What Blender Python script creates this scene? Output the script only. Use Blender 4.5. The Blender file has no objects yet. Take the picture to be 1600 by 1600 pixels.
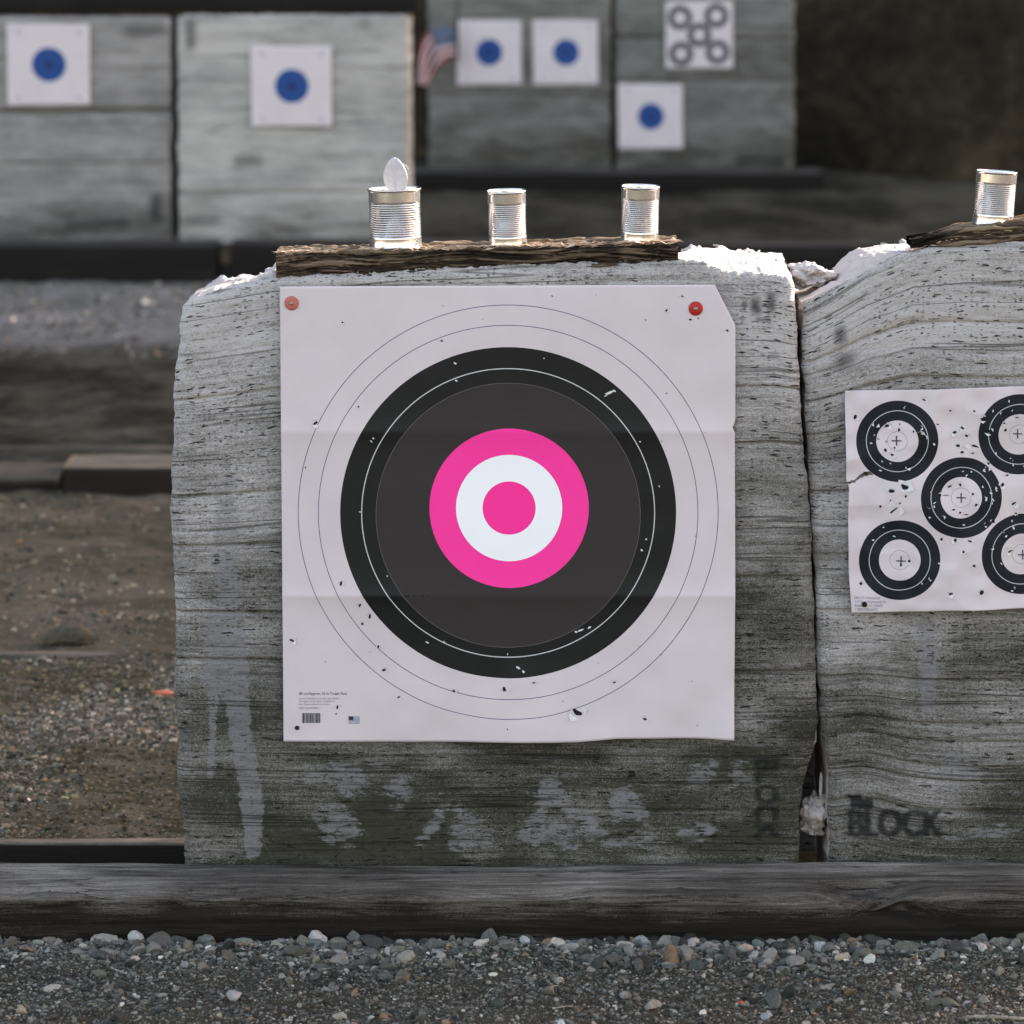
import bpy, math, random
import numpy as np
from mathutils import Vector, Matrix
from mathutils.bvhtree import BVHTree
R = math.radians
rng = np.random.default_rng(7)
random.seed(7)
scene = bpy.context.scene
COL = scene.collection

# ------------------------------------------------------------------ camera model
PITCH, DIST, CAMH = R(9.6), 7.0, 2.0
FPX = 819.0 * DIST / math.cos(PITCH)          # focal length in pixels of the 1600 px photograph
cp, sp = math.cos(PITCH), math.sin(PITCH)

def at(u, v, Y=0.0):
    """pixel of the photograph -> point on the vertical plane y = Y"""
    u = np.asarray(u, float); v = np.asarray(v, float)
    a = (u - 800) / FPX; b = (800 - v) / FPX
    dy = cp + b * sp; dz = -sp + b * cp
    t = (Y + DIST) / dy
    return a * t, CAMH + dz * t               # x, z

def ground_at(u, v, z=0.04):
    a = (u - 800) / FPX; b = (800 - v) / FPX
    dy = cp + b * sp; dz = -sp + b * cp
    t = (z - CAMH) / dz
    return a * t, dy * t - DIST               # x, y

def proj(x, y, z):
    dy = y + DIST; dz = z - CAMH
    w = dy * cp - dz * sp
    h = dy * sp + dz * cp
    return 800 + FPX * x / w, 800 - FPX * h / w

# ------------------------------------------------------------------ noise
def _h(ix, iy, iz, seed):
    with np.errstate(over='ignore'):
        n = (ix.astype(np.uint32) * np.uint32(374761393) + iy.astype(np.uint32) * np.uint32(668265263)
             + iz.astype(np.uint32) * np.uint32(2147483647 - 58) + np.uint32(seed * 974711 + 13))
        n = (n ^ (n >> np.uint32(13))) * np.uint32(1274126177)
        n = (n ^ (n >> np.uint32(16))) * np.uint32(2246822519)
        n = n ^ (n >> np.uint32(15))
    return n.astype(np.float64) / 4294967295.0

def vn(x, y=0.0, z=0.0, seed=0):
    x, y, z = np.broadcast_arrays(np.asarray(x, float), np.asarray(y, float), np.asarray(z, float))
    xf, yf, zf = np.floor(x), np.floor(y), np.floor(z)
    ix, iy, iz = xf.astype(np.int64), yf.astype(np.int64), zf.astype(np.int64)
    fx, fy, fz = x - xf, y - yf, z - zf
    fx = fx * fx * (3 - 2 * fx); fy = fy * fy * (3 - 2 * fy); fz = fz * fz * (3 - 2 * fz)
    r = 0
    for a in (0, 1):
        wa = fx if a else 1 - fx
        for b in (0, 1):
            wb = fy if b else 1 - fy
            for c in (0, 1):
                wc = fz if c else 1 - fz
                r = r + wa * wb * wc * _h(ix + a, iy + b, iz + c, seed)
    return r

def fbm(x, y=0.0, z=0.0, seed=0, o=4):
    r, a, s = 0, 0.5, 0
    for i in range(o):
        r = r + a * vn(np.asarray(x) * 2 ** i, np.asarray(y) * 2 ** i, np.asarray(z) * 2 ** i, seed + i * 17)
        s += a; a *= 0.5
    return r / s

def sm(a, b, x):
    t = np.clip((np.asarray(x, float) - a) / (b - a), 0, 1)
    return t * t * (3 - 2 * t)

# ------------------------------------------------------------------ objects
def mkobj(name, verts, faces, mats, origin=(0, 0, 0), parent=None, attrs=None, smooth=True, midx=None):
    v = np.asarray(verts, float) - np.asarray(origin, float)
    me = bpy.data.meshes.new(name)
    if isinstance(faces, np.ndarray): faces = faces.tolist()
    me.from_pydata(v.tolist(), [], faces)
    for m in (mats if isinstance(mats, (list, tuple)) else [mats]): me.materials.append(m)
    if midx is not None: me.polygons.foreach_set('material_index', np.asarray(midx, np.int32))
    me.polygons.foreach_set('use_smooth', np.full(len(me.polygons), bool(smooth)))
    for k, arr in (attrs or {}).items():
        arr = np.asarray(arr, float)
        if arr.ndim == 1:
            at_ = me.attributes.new(k, 'FLOAT', 'POINT'); at_.data.foreach_set('value', arr)
        else:
            if arr.shape[1] == 3 and k != 'col':
                at_ = me.attributes.new(k, 'FLOAT_VECTOR', 'POINT'); at_.data.foreach_set('vector', arr.ravel())
            else:
                a4 = np.ones((len(arr), 4)); a4[:, :3] = arr[:, :3]
                at_ = me.attributes.new(k, 'FLOAT_COLOR', 'POINT'); at_.data.foreach_set('color', a4.ravel())
    me.update()
    o = bpy.data.objects.new(name, me); COL.objects.link(o)
    if parent is not None:
        o.parent = parent
        o.location = Vector(origin) - parent.location
    else:
        o.location = origin
    return o

def empty(name, loc):
    o = bpy.data.objects.new(name, None); COL.objects.link(o); o.location = loc
    o.empty_display_size = 0.05
    return o

def tag(o, label=None, cat=None, group=None, kind=None):
    if label: o['label'] = label
    if cat: o['category'] = cat
    if group: o['group'] = group
    if kind: o['kind'] = kind
    return o

def grid_faces(nr, nc, base=0, flip=False):
    i = np.arange(nr - 1)[:, None] * nc + np.arange(nc - 1)[None, :] + base
    q = np.stack([i, i + 1, i + nc + 1, i + nc], -1).reshape(-1, 4)
    return q[:, ::-1] if flip else q

# ------------------------------------------------------------------ node helpers
class NT:
    def __init__(s, name):
        s.m = bpy.data.materials.new(name); s.m.use_nodes = True
        s.t = s.m.node_tree; s.b = s.t.nodes['Principled BSDF']
        s.out = s.t.nodes['Material Output']
    def node(s, typ, **kw):
        n = s.t.nodes.new(typ)
        for k, v in kw.items(): setattr(n, k, v)
        return n
    def put(s, sock, val):
        if hasattr(val, 'is_output'): s.t.links.new(val, sock)
        elif isinstance(val, (tuple, list)) and sock.type == 'RGBA' and len(val) == 3: sock.default_value = (*val, 1)
        else: sock.default_value = val
    def math(s, op, a, b=0.0, clamp=False):
        n = s.node('ShaderNodeMath', operation=op, use_clamp=clamp)
        s.put(n.inputs[0], a); s.put(n.inputs[1], b); return n.outputs[0]
    def mix(s, f, a, b, blend='MIX'):
        n = s.node('ShaderNodeMix', data_type='RGBA', blend_type=blend)
        s.put(n.inputs[0], f); s.put(n.inputs[6], a); s.put(n.inputs[7], b); return n.outputs[2]
    def attr(s, name, out='Fac'):
        return s.node('ShaderNodeAttribute', attribute_name=name).outputs[out]
    def obj(s): return s.node('ShaderNodeTexCoord').outputs['Object']
    def map(s, v, sc=(1, 1, 1), loc=(0, 0, 0)):
        n = s.node('ShaderNodeMapping'); s.put(n.inputs[0], v); n.inputs[1].default_value = loc; n.inputs[3].default_value = sc
        return n.outputs[0]
    def noise(s, v, scale=1.0, detail=4, rough=0.55, dist=0.0, out='Fac'):
        n = s.node('ShaderNodeTexNoise'); s.put(n.inputs['Vector'], v)
        n.inputs['Scale'].default_value = scale; n.inputs['Detail'].default_value = detail
        n.inputs['Roughness'].default_value = rough; n.inputs['Distortion'].default_value = dist
        return n.outputs[out]
    def voro(s, v, scale=1.0, feature='F1', rand=1.0):
        n = s.node('ShaderNodeTexVoronoi', feature=feature); s.put(n.inputs['Vector'], v)
        n.inputs['Scale'].default_value = scale; n.inputs['Randomness'].default_value = rand
        return n
    def ramp(s, f, stops, interp='LINEAR'):
        n = s.node('ShaderNodeValToRGB'); s.put(n.inputs[0], f); cr = n.color_ramp; cr.interpolation = interp
        while len(cr.elements) > 1: cr.elements.remove(cr.elements[0])
        for i, (p, c) in enumerate(stops):
            e = cr.elements[0] if i == 0 else cr.elements.new(p)
            e.position = p; e.color = (*c, 1) if isinstance(c, tuple) else (c, c, c, 1)
        return n.outputs[0]
    def sstep(s, a, b, x):
        n = s.node('ShaderNodeMapRange', interpolation_type='SMOOTHSTEP')
        s.put(n.inputs[0], x); n.inputs[1].default_value = a; n.inputs[2].default_value = b
        return n.outputs[0]
    def xyz(s, v):
        n = s.node('ShaderNodeSeparateXYZ'); s.put(n.inputs[0], v); return n.outputs
    def comb(s, x, y, z):
        n = s.node('ShaderNodeCombineXYZ')
        for i, q in enumerate((x, y, z)): s.put(n.inputs[i], q)
        return n.outputs[0]
    def bump(s, h, strength=0.5, dist=0.002, normal=None):
        n = s.node('ShaderNodeBump'); s.put(n.inputs['Height'], h)
        n.inputs['Strength'].default_value = strength; n.inputs['Distance'].default_value = dist
        if normal is not None: s.put(n.inputs['Normal'], normal)
        return n.outputs[0]
    def fin(s, col=None, rough=None, normal=None, metal=None, spec=None):
        if col is not None: s.put(s.b.inputs['Base Color'], col)
        if rough is not None: s.put(s.b.inputs['Roughness'], rough)
        if normal is not None: s.put(s.b.inputs['Normal'], normal)
        if metal is not None: s.put(s.b.inputs['Metallic'], metal)
        if spec is not None: s.put(s.b.inputs['Specular IOR Level'], spec)
        return s.m

# ------------------------------------------------------------------ materials
def foam_material(name, light, mid, dark, dash_on=True, fine=1.0):
    n = NT(name)
    o = n.obj(); x, y, z = n.xyz(o)
    L = n.attr('layer'); st = n.attr('stain', 'Color'); sx = n.xyz(st)
    bleach, damp_dark, ink = sx[0], sx[1], sx[2]
    lay = n.comb(x, y, L)
    streak = n.noise(n.map(lay, (5, 5, 150)), 1.0, 5, 0.65)
    streak2 = n.noise(n.map(lay, (14, 14, 420)), 1.0, 3, 0.6)
    blotch = n.noise(n.map(lay, (2.6, 2.6, 5)), 1.0, 5, 0.6, 0.4)
    grain = n.noise(n.map(o, (1, 1, 1.4)), 330, 3, 0.8)
    f = n.math('ADD', n.math('MULTIPLY', blotch, 0.85), n.math('MULTIPLY', streak, 0.42))
    f = n.math('ADD', f, n.math('MULTIPLY', n.math('SUBTRACT', streak2, 0.5), 0.16))
    f = n.math('ADD', f, n.math('MULTIPLY', n.math('SUBTRACT', grain, 0.5), 0.95 * fine))
    f = n.math('SUBTRACT', f, n.math('MULTIPLY', damp_dark, 0.30))
    speck = n.noise(n.map(lay, (95, 95, 190)), 1.0, 4, 0.75)
    f = n.math('ADD', f, n.math('MULTIPLY', n.math('SUBTRACT', speck, 0.5), 0.30 * fine))
    col = n.ramp(f, [(0.22, dark), (0.48, mid), (0.74, light)])
    bn = n.noise(n.map(lay, (26, 26, 85)), 1.0, 6, 0.78)
    bl = n.sstep(0.40, 0.60, n.math('ADD', n.math('MULTIPLY', bleach, 0.95), n.math('MULTIPLY', n.math('SUBTRACT', bn, 0.53), 2.1)))
    bl = n.math('MULTIPLY', bl, n.sstep(0.02, 0.22, bleach))
    if not dash_on: bl = n.math('MULTIPLY', bleach, n.math('MULTIPLY', bn, 0.75))
    col = n.mix(n.math('MULTIPLY', bl, 0.70), col, n.mix(grain, (0.125, 0.122, 0.124), (0.30, 0.292, 0.294)))
    bn2 = n.noise(n.map(lay, (10, 10, 120)), 1.0, 4, 0.7)
    ik = n.math('MULTIPLY', ink, n.sstep(0.14, 0.38, n.math('ADD', bn2, n.math('MULTIPLY', n.math('SUBTRACT', ink, 0.5), 0.5))))
    col = n.mix(n.math('MULTIPLY', ik, 0.9), col, (0.010, 0.0115, 0.0115))
    # seams between foam sheets: thin broken dark lines that follow the layers
    w = n.noise(n.comb(n.math('MULTIPLY', x, 1.3), 0.0, n.math('MULTIPLY', L, 62)), 1.0, 1, 0.5)
    seam = n.math('SUBTRACT', 1.0, n.sstep(0.0, 0.045, n.math('ABSOLUTE', n.math('SUBTRACT', w, 0.5))))
    seamm = n.sstep(0.42, 0.60, n.noise(n.map(lay, (3.0, 3, 30), (4, 1, 2)), 1.0, 3, 0.6))
    seam = n.math('MULTIPLY', seam, seamm)
    hgt = n.math('SUBTRACT', n.math('MULTIPLY', streak2, 0.5), n.math('MULTIPLY', seam, 0.7))
    dk = n.math('MULTIPLY', seam, 0.62)
    if dash_on:
        for sc, thr, off, wid in (((44, 44, 235), 0.82, 0.0, 0.37), ((98, 98, 430), 0.74, 7.3, 0.34), ((22, 22, 190), 0.86, 3.1, 0.31)):
            jit = n.comb(x, y, n.math('ADD', L, n.math('MULTIPLY', n.math('SUBTRACT', n.noise(n.map(o, (45, 45, 60), (off, 0, 0)), 1, 2), 0.5), 0.010)))
            v = n.voro(n.map(jit, sc, (off, off, off)), 1.0)
            cell = n.xyz(v.outputs['Color'])[0]
            on = n.math('GREATER_THAN', cell, thr)
            den = n.sstep(0.40, 0.60, n.noise(n.map(lay, (4, 4, 9), (off, 2, 5)), 1.0, 3))
            core = n.math('SUBTRACT', 1.0, n.sstep(wid * 0.78, wid, v.outputs['Distance']))
            d = n.math('MULTIPLY', n.math('MULTIPLY', core, on), n.math('ADD', 0.25, n.math('MULTIPLY', den, 0.75)))
            dk = n.math('MAXIMUM', dk, d)
            hgt = n.math('SUBTRACT', hgt, n.math('MULTIPLY', d, 1.2))
    col = n.mix(n.math('MULTIPLY', dk, 0.95), col, (0.014, 0.013, 0.010))
    hgt = n.math('ADD', hgt, n.math('MULTIPLY', grain, 0.5 * fine))
    hgt = n.math('ADD', hgt, n.math('MULTIPLY', streak, 0.6))
    return n.fin(col, 0.92, n.bump(hgt, 0.9, 0.0028), spec=0.15)

M_FOAM = foam_material('weathered_foam', (0.475, 0.450, 0.438), (0.216, 0.204, 0.190), (0.042, 0.041, 0.029))
M_FOAM_FAR = foam_material('weathered_foam_far', (0.345, 0.325, 0.308), (0.175, 0.167, 0.156), (0.030, 0.029, 0.022), dash_on=False)
M_FOAM_PALE = foam_material('weathered_foam_pale', (0.49, 0.465, 0.43), (0.30, 0.286, 0.265), (0.050, 0.049, 0.038), dash_on=False)
M_FOAM_DARK = foam_material('weathered_foam_dark', (0.205, 0.196, 0.182), (0.075, 0.072, 0.060), (0.015, 0.015, 0.011), dash_on=False)

def torn_foam():
    n = NT('torn_foam'); o = n.obj()
    g = n.noise(o, 60, 5, 0.65); f = n.noise(o, 400, 3, 0.7)
    col = n.ramp(g, [(0.25, (0.36, 0.325, 0.30)), (0.6, (0.48, 0.44, 0.42)), (0.8, (0.52, 0.48, 0.46))])
    return n.fin(col, 0.9, n.bump(n.math('ADD', g, n.math('MULTIPLY', f, 0.5)), 0.3, 0.003), spec=0.1)
M_TORN = torn_foam()

def wood(name, a, b, c, xs=1.6, sc=60, rough=0.85, bs=0.7, bd=0.003, damp_dark=True):
    n = NT(name); o = n.obj()
    warp = n.noise(n.map(o, (2.0, 5, 5)), 1.0, 3, 0.5, out='Color')
    wv = n.node('ShaderNodeVectorMath', operation='MULTIPLY_ADD')
    n.put(wv.inputs[0], warp); wv.inputs[1].default_value = (0.03, 0.03, 0.03); n.put(wv.inputs[2], o)
    p = wv.outputs[0]
    g1 = n.noise(n.map(p, (xs, sc, sc)), 1.0, 6, 0.65)
    g2 = n.noise(n.map(p, (xs * 5, sc * 5, sc * 5)), 1.0, 3, 0.6)
    bl = n.noise(n.map(o, (3, 6, 6)), 1.0, 5, 0.65)
    fine = n.noise(o, 500, 2, 0.6)
    f = n.math('ADD', n.math('MULTIPLY', g1, 0.55), n.math('MULTIPLY', bl, 0.45))
    f = n.math('ADD', f, n.math('MULTIPLY', n.math('SUBTRACT', g2, 0.5), 0.25))
    f = n.math('ADD', f, n.math('MULTIPLY', n.math('SUBTRACT', fine, 0.5), 0.42))
    if damp_dark: f = n.math('SUBTRACT', f, n.math('MULTIPLY', n.attr('damp_dark'), 0.40))
    col = n.ramp(f, [(0.26, a), (0.5, b), (0.68, c)])
    g3 = n.noise(n.map(p, (xs * 1.7, sc * 1.3, sc * 1.3), (5, 3, 1)), 1.0, 3, 0.55)
    crack = n.math('SUBTRACT', 1.0, n.sstep(0.0, 0.022, n.math('ABSOLUTE', n.math('SUBTRACT', g3, 0.5))))
    crack = n.math('MULTIPLY', crack, n.sstep(0.42, 0.58, n.noise(n.map(o, (5, 9, 9), (2, 2, 2)), 1.0, 3, 0.6)))
    crack = n.math('MAXIMUM', crack, n.math('SUBTRACT', 1.0, n.sstep(0.30, 0.36, g1)))
    col = n.mix(n.math('MULTIPLY', crack, 0.85), col, a)
    h = n.math('ADD', n.math('ADD', g1, n.math('MULTIPLY', g2, 0.6)), n.math('SUBTRACT', n.math('MULTIPLY', fine, 0.35), n.math('MULTIPLY', crack, 0.8)))
    return n.fin(col, rough, n.bump(h, bs, bd), spec=0.2)

M_TIMBER = wood('weathered_timber', (0.013, 0.0100, 0.007), (0.132, 0.118, 0.099), (0.32, 0.292, 0.258), 2.2, 70, bs=.9, bd=.004)
M_TIMBER_DARK = wood('dark_timber', (0.010, 0.008, 0.007), (0.034, 0.031, 0.027), (0.10, 0.10, 0.095), 1.0, 30)
M_PLANK = wood('tan_plank', (0.016, 0.012, 0.009), (0.110, 0.096, 0.073), (0.23, 0.20, 0.16), 1.0, 30)
M_TWIG = wood('dry_twig', (0.10, 0.08, 0.06), (0.28, 0.24, 0.19), (0.5, 0.46, 0.38), 8, 200, damp_dark=False)

def bark():
    n = NT('shaggy_bark'); o = n.obj()
    h = n.attr('relief')
    g = n.noise(n.map(o, (10, 150, 230)), 1.0, 5, 0.7, 0.4)
    g2 = n.noise(n.map(o, (30, 500, 600)), 1.0, 3, 0.6)
    f = n.math('ADD', n.math('MULTIPLY', g, 0.6), n.math('MULTIPLY', h, 0.5))
    f = n.math('ADD', f, n.math('MULTIPLY', n.math('SUBTRACT', g2, 0.5), 0.3))
    col = n.ramp(f, [(0.31, (0.008, 0.006, 0.0045)), (0.49, (0.048, 0.034, 0.023)), (0.65, (0.130, 0.094, 0.061)), (0.85, (0.26, 0.195, 0.135))])
    return n.fin(col, 0.9, n.bump(n.math('ADD', g, n.math('MULTIPLY', g2, 0.5)), 0.9, 0.003), spec=0.15)
M_BARK = bark()
def fibre():
    n = NT('bark_fibre'); o = n.obj()
    g = n.noise(o, 90, 4, 0.6)
    return n.fin(n.ramp(g, [(0.3, (0.30, 0.17, 0.10)), (0.55, (0.55, 0.40, 0.28)), (0.75, (0.68, 0.58, 0.47))]), 0.85, spec=0.2)
M_FIBRE = fibre()

def stone_mat(name, rough=0.85):
    n = NT(name); o = n.obj()
    c = n.attr('col', 'Color')
    g = n.noise(o, 140, 4, 0.65); g2 = n.noise(o, 700, 2, 0.6)
    m = n.math('ADD', n.math('MULTIPLY', g, 1.0), n.math('MULTIPLY', g2, 0.6))
    col = n.mix(1.0, c, n.ramp(m, [(0.4, 0.45), (0.8, 1.0), (1.1, 1.35)]), 'MULTIPLY')
    return n.fin(col, rough, n.bump(m, 0.5, 0.002), spec=0.25)
M_STONE = stone_mat('pebble_stone')

def ground_mat():
    n = NT('earth_and_gravel'); o = n.obj(); x, y, z = n.xyz(o)
    wob = n.noise(n.map(o, (0.7, 1.2, 1)), 1.0, 4, 0.6)
    yy = n.math('ADD', y, n.math('MULTIPLY', n.math('SUBTRACT', wob, 0.5), 0.9))
    big = n.noise(n.map(o, (1.1, 2.0, 1.6)), 1.0, 5, 0.65)
    med = n.noise(n.map(o, (9, 12, 12)), 1.0, 5, 0.7)
    fine = n.noise(o, 170, 4, 0.75)
    peb = n.voro(o, 75, 'F1'); pc = n.xyz(peb.outputs['Color'])[0]
    grit = n.mix(fine, (0.030, 0.027, 0.019), (0.105, 0.096, 0.076))
    grit = n.mix(n.math('MULTIPLY', n.sstep(0.45, 0.62, med), 0.6), grit, (0.038, 0.034, 0.026))
    mossg = n.mix(n.sstep(0.4, 0.6, med), n.mix(fine, (0.045, 0.042, 0.03), (0.17, 0.155, 0.125)), n.mix(fine, (0.020, 0.019, 0.010), (0.085, 0.078, 0.046)))
    lo2 = n.noise(n.map(o, (2.0, 3.2, 2), (1, 3, 0)), 1.0, 6, 0.75)
    tan = n.mix(n.sstep(0.38, 0.62, lo2), n.mix(med, (0.022, 0.020, 0.012), (0.10, 0.092, 0.064)), n.mix(med, (0.058, 0.050, 0.036), (0.20, 0.172, 0.138)))
    lo = n.noise(n.map(o, (2.2, 1.6, 2), (4, 7, 0)), 1.0, 5, 0.7)
    moss = n.mix(n.sstep(0.40, 0.62, n.math('ADD', n.math('MULTIPLY', lo, .7), n.math('MULTIPLY', med, .3))), (0.013, 0.013, 0.008), n.mix(med, (0.036, 0.036, 0.024), (0.11, 0.108, 0.092)))
    pale = n.mix(n.sstep(0.32, 0.62, n.math('ADD', n.math('MULTIPLY', lo, .6), n.math('MULTIPLY', med, .4))), (0.060, 0.066, 0.058), (0.225, 0.225, 0.235))
    far = n.mix(n.sstep(0.40, 0.62, n.noise(n.map(o, (1.3, .5, 1), (8, 2, 0)), 1.0, 5, 0.65)), (0.014, 0.014, 0.009), (0.066, 0.064, 0.048))
    open_ = n.mix(n.sstep(.35, .65, big), (0.030, 0.026, 0.018), (0.12, 0.10, 0.08))
    col = n.mix(n.sstep(-3.2, -1.3, yy), open_, grit)
    col = n.mix(n.sstep(0.1, 0.4, yy), col, mossg)
    col = n.mix(n.sstep(2.2, 2.8, yy), col, tan)
    col = n.mix(n.sstep(4.9, 5.4, yy), col, moss)
    col = n.mix(n.sstep(8.3, 9.3, yy), col, pale)
    col = n.mix(n.sstep(11.1, 12.2, yy), col, far)
    stones = n.math('MULTIPLY', n.math('GREATER_THAN', pc, 0.62), n.math('SUBTRACT', 1, n.sstep(0.25, 0.5, peb.outputs['Distance'])))
    near = n.math('SUBTRACT', 1.0, n.sstep(2.4, 5.0, y))
    col = n.mix(n.math('MULTIPLY', n.math('MULTIPLY', stones, near), 0.5), col, n.mix(pc, (0.08, 0.08, 0.08), (0.30, 0.29, 0.27)))
    col = n.mix(1.0, col, (0.76, 0.75, 0.70), 'MULTIPLY')
    h = n.math('ADD', n.math('MULTIPLY', med, 1.0), n.math('MULTIPLY', fine, 0.35))
    h = n.math('ADD', h, n.math('MULTIPLY', stones, 0.4))
    return n.fin(col, 0.95, n.bump(h, 0.8, 0.012), spec=0.1)
M_GROUND = ground_mat()

def hill_mat():
    n = NT('dark_earth_bank'); o = n.obj()
    a = n.noise(n.map(o, (0.8, 0.8, 1.1)), 1.0, 6, 0.75, 0.6); b = n.noise(o, 9, 5, 0.7)
    col = n.ramp(n.math('ADD', n.math('MULTIPLY', a, .7), n.math('MULTIPLY', b, .3)),
                 [(0.36, (0.009, 0.008, 0.006)), (0.5, (0.026, 0.021, 0.013)), (0.64, (0.066, 0.050, 0.028))])
    return n.fin(col, 0.95, n.bump(n.math('ADD', a, b), 0.8, 0.08), spec=0.05)
M_HILL = hill_mat()

def metal(name, base, rough, bd=0.0006):
    n = NT(name); o = n.obj()
    a = n.noise(n.map(o, (1, 1, 0.5)), 55, 3, 0.5); b = n.noise(o, 300, 3, 0.6)
    col = n.mix(n.sstep(0.45, 0.75, b), base, tuple(c * 0.78 for c in base))
    return n.fin(col, n.math('ADD', rough, n.math('MULTIPLY', b, 0.12)), n.bump(a, 0.5, bd), metal=0.88)
M_TIN = metal('bare_tin', (0.70, 0.67, 0.64), 0.13)
M_NAIL = metal('dull_nail', (0.30, 0.28, 0.22), 0.4)

def flat(name, col, rough=0.7, var=0.2, sc=120):
    n = NT(name); o = n.obj(); g = n.noise(o, sc, 4, 0.6)
    c = n.mix(g, tuple(k * (1 - var) for k in col), tuple(min(1, k * (1 + var)) for k in col))
    return n.fin(c, rough, spec=0.3)
M_LID = flat('tin_lid', (0.46, 0.43, 0.425), 0.45, .22, 70)
M_HOLE = flat('arrow_hole', (0.012, 0.011, 0.011), 0.95)  # flat dark colour standing for the shade inside arrow holes; nail heads too
M_TORNPAPER = flat('torn_paper', (0.66, 0.65, 0.65), 0.8, 0.08)
M_INK = flat('print_ink', (0.03, 0.035, 0.055), 0.6)
M_INKGREY = flat('pale_print_ink', (0.20, 0.22, 0.30), 0.6)
M_WASHER_RED = flat('red_plastic', (0.42, 0.018, 0.016), 0.45, 0.25, 200)
M_WASHER_FADED = flat('faded_red_plastic', (0.46, 0.13, 0.10), 0.6, 0.35, 300)
M_ORANGE = flat('orange_scrap', (0.42, 0.13, 0.075), 0.7, .4, 90)

PAPER = (0.625, 0.560, 0.572)
def paper_base(n):
    o = n.obj()
    g = n.noise(o, 7, 4, 0.6); f = n.noise(o, 420, 2, 0.6); b = n.noise(n.map(o, (9, 9, 9), (3, 1, 2)), 1, 5, 0.65)
    c = n.mix(n.sstep(0.35, 0.75, g), PAPER, tuple(k * 0.93 for k in PAPER))
    return n.mix(n.math('MULTIPLY', n.sstep(0.6, 0.8, b), 0.3), c, (0.50, 0.50, 0.48)), g, f
def ring_chain(n, r, col, steps):
    for rad, c in steps:
        col = n.mix(n.math('LESS_THAN', r, rad), col, c)
    return col
def plen(n):
    p = n.attr('pat', 'Vector'); v = n.node('ShaderNodeVectorMath', operation='LENGTH'); n.put(v.inputs[0], p); return v.outputs['Value']

PX = 1 / 819.0
def big_paper_mat():
    n = NT('printed_target_paper'); base, g, f = paper_base(n)
    r = plen(n); w = 1.15 * PX
    o = n.obj()
    blk = n.mix(n.noise(o, 25, 4, 0.6), (0.0070, 0.0080, 0.0075), (0.0112, 0.0120, 0.0110))
    line = (0.075, 0.075, 0.16)
    col = ring_chain(n, r, base, [(327.5 * PX + w / 2, line), (327.5 * PX - w / 2, base), (296 * PX + w / 2, line), (296 * PX - w / 2, base),
                                  (262 * PX, blk), (229.2 * PX, (0.55, 0.55, 0.55)), (227.7 * PX, blk)])
    ink = n.math('LESS_THAN', r, 262 * PX)
    rough = n.math('SUBTRACT', 0.62, n.math('MULTIPLY', ink, 0.14))
    return n.fin(col, rough, n.bump(n.math('ADD', g, n.math('MULTIPLY', f, 0.04)), 0.25, 0.004), spec=0.22)
def five_spot_mat():
    n = NT('five_spot_paper'); base, g, f = paper_base(n)
    p = n.attr('pat', 'Vector'); r = None
    for cx, cy in FIVE:
        v = n.node('ShaderNodeVectorMath', operation='DISTANCE'); n.put(v.inputs[0], p); v.inputs[1].default_value = (cx * PX, cy * PX, 0)
        r = v.outputs['Value'] if r is None else n.math('MINIMUM', r, v.outputs['Value'])
    blk = (0.0095, 0.0115, 0.0165); w = 0.8 * PX
    col = ring_chain(n, r, base, [(63.5 * PX, blk), (48.2 * PX, (0.5, 0.5, 0.5)), (47.0 * PX, blk), (32.3 * PX, base), (15.5 * PX, (0.25, 0.25, 0.30)), (15.5 * PX - w, base)])
    return n.fin(col, 0.6, n.bump(n.math('ADD', g, n.math('MULTIPLY', f, 0.04)), 0.25, 0.004), spec=0.2)
def blue_spot_mat():
    n = NT('blue_spot_paper'); base, g, f = paper_base(n)
    r = plen(n); B = (0.012, 0.060, 0.235); D = (0.006, 0.032, 0.14)
    col = ring_chain(n, r, base, [(0.086, B), (0.066, D), (0.063, B), (0.046, D), (0.043, B), (0.026, D), (0.014, (0.02, 0.03, 0.09))])
    return n.fin(col, 0.6, spec=0.3)
FIVE = [(-101, -89), (89, -99), (0, 0), (-94, 99), (97, 90)]
M_PAPER_BIG, M_PAPER_FIVE, M_PAPER_BLUE = big_paper_mat(), five_spot_mat(), blue_spot_mat()

def disc_mat():
    n = NT('bullseye_sticker'); o = n.obj(); r = plen(n)
    t = n.noise(o, 500, 3, 0.7)
    d = n.mix(t, (0.0285, 0.0240, 0.0228), (0.0425, 0.0365, 0.0345))
    q = n.node('ShaderNodeVectorMath', operation='DISTANCE'); n.put(q.inputs[0], n.attr('pat', 'Vector')); q.inputs[1].default_value = (1.5 * PX, -11.5 * PX, 0)
    d = n.mix(n.math('LESS_THAN', r, 206.2 * PX), (0.13, 0.12, 0.115), d)
    r = q.outputs['Value']
    col = ring_chain(n, r, d, [(124.5 * PX, (0.96, 0.045, 0.33)), (83 * PX, (0.90, 0.90, 0.92)), (41.5 * PX, (0.96, 0.036, 0.31))])
    return n.fin(col, 0.7, spec=0.2)
M_DISC = disc_mat()

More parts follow.
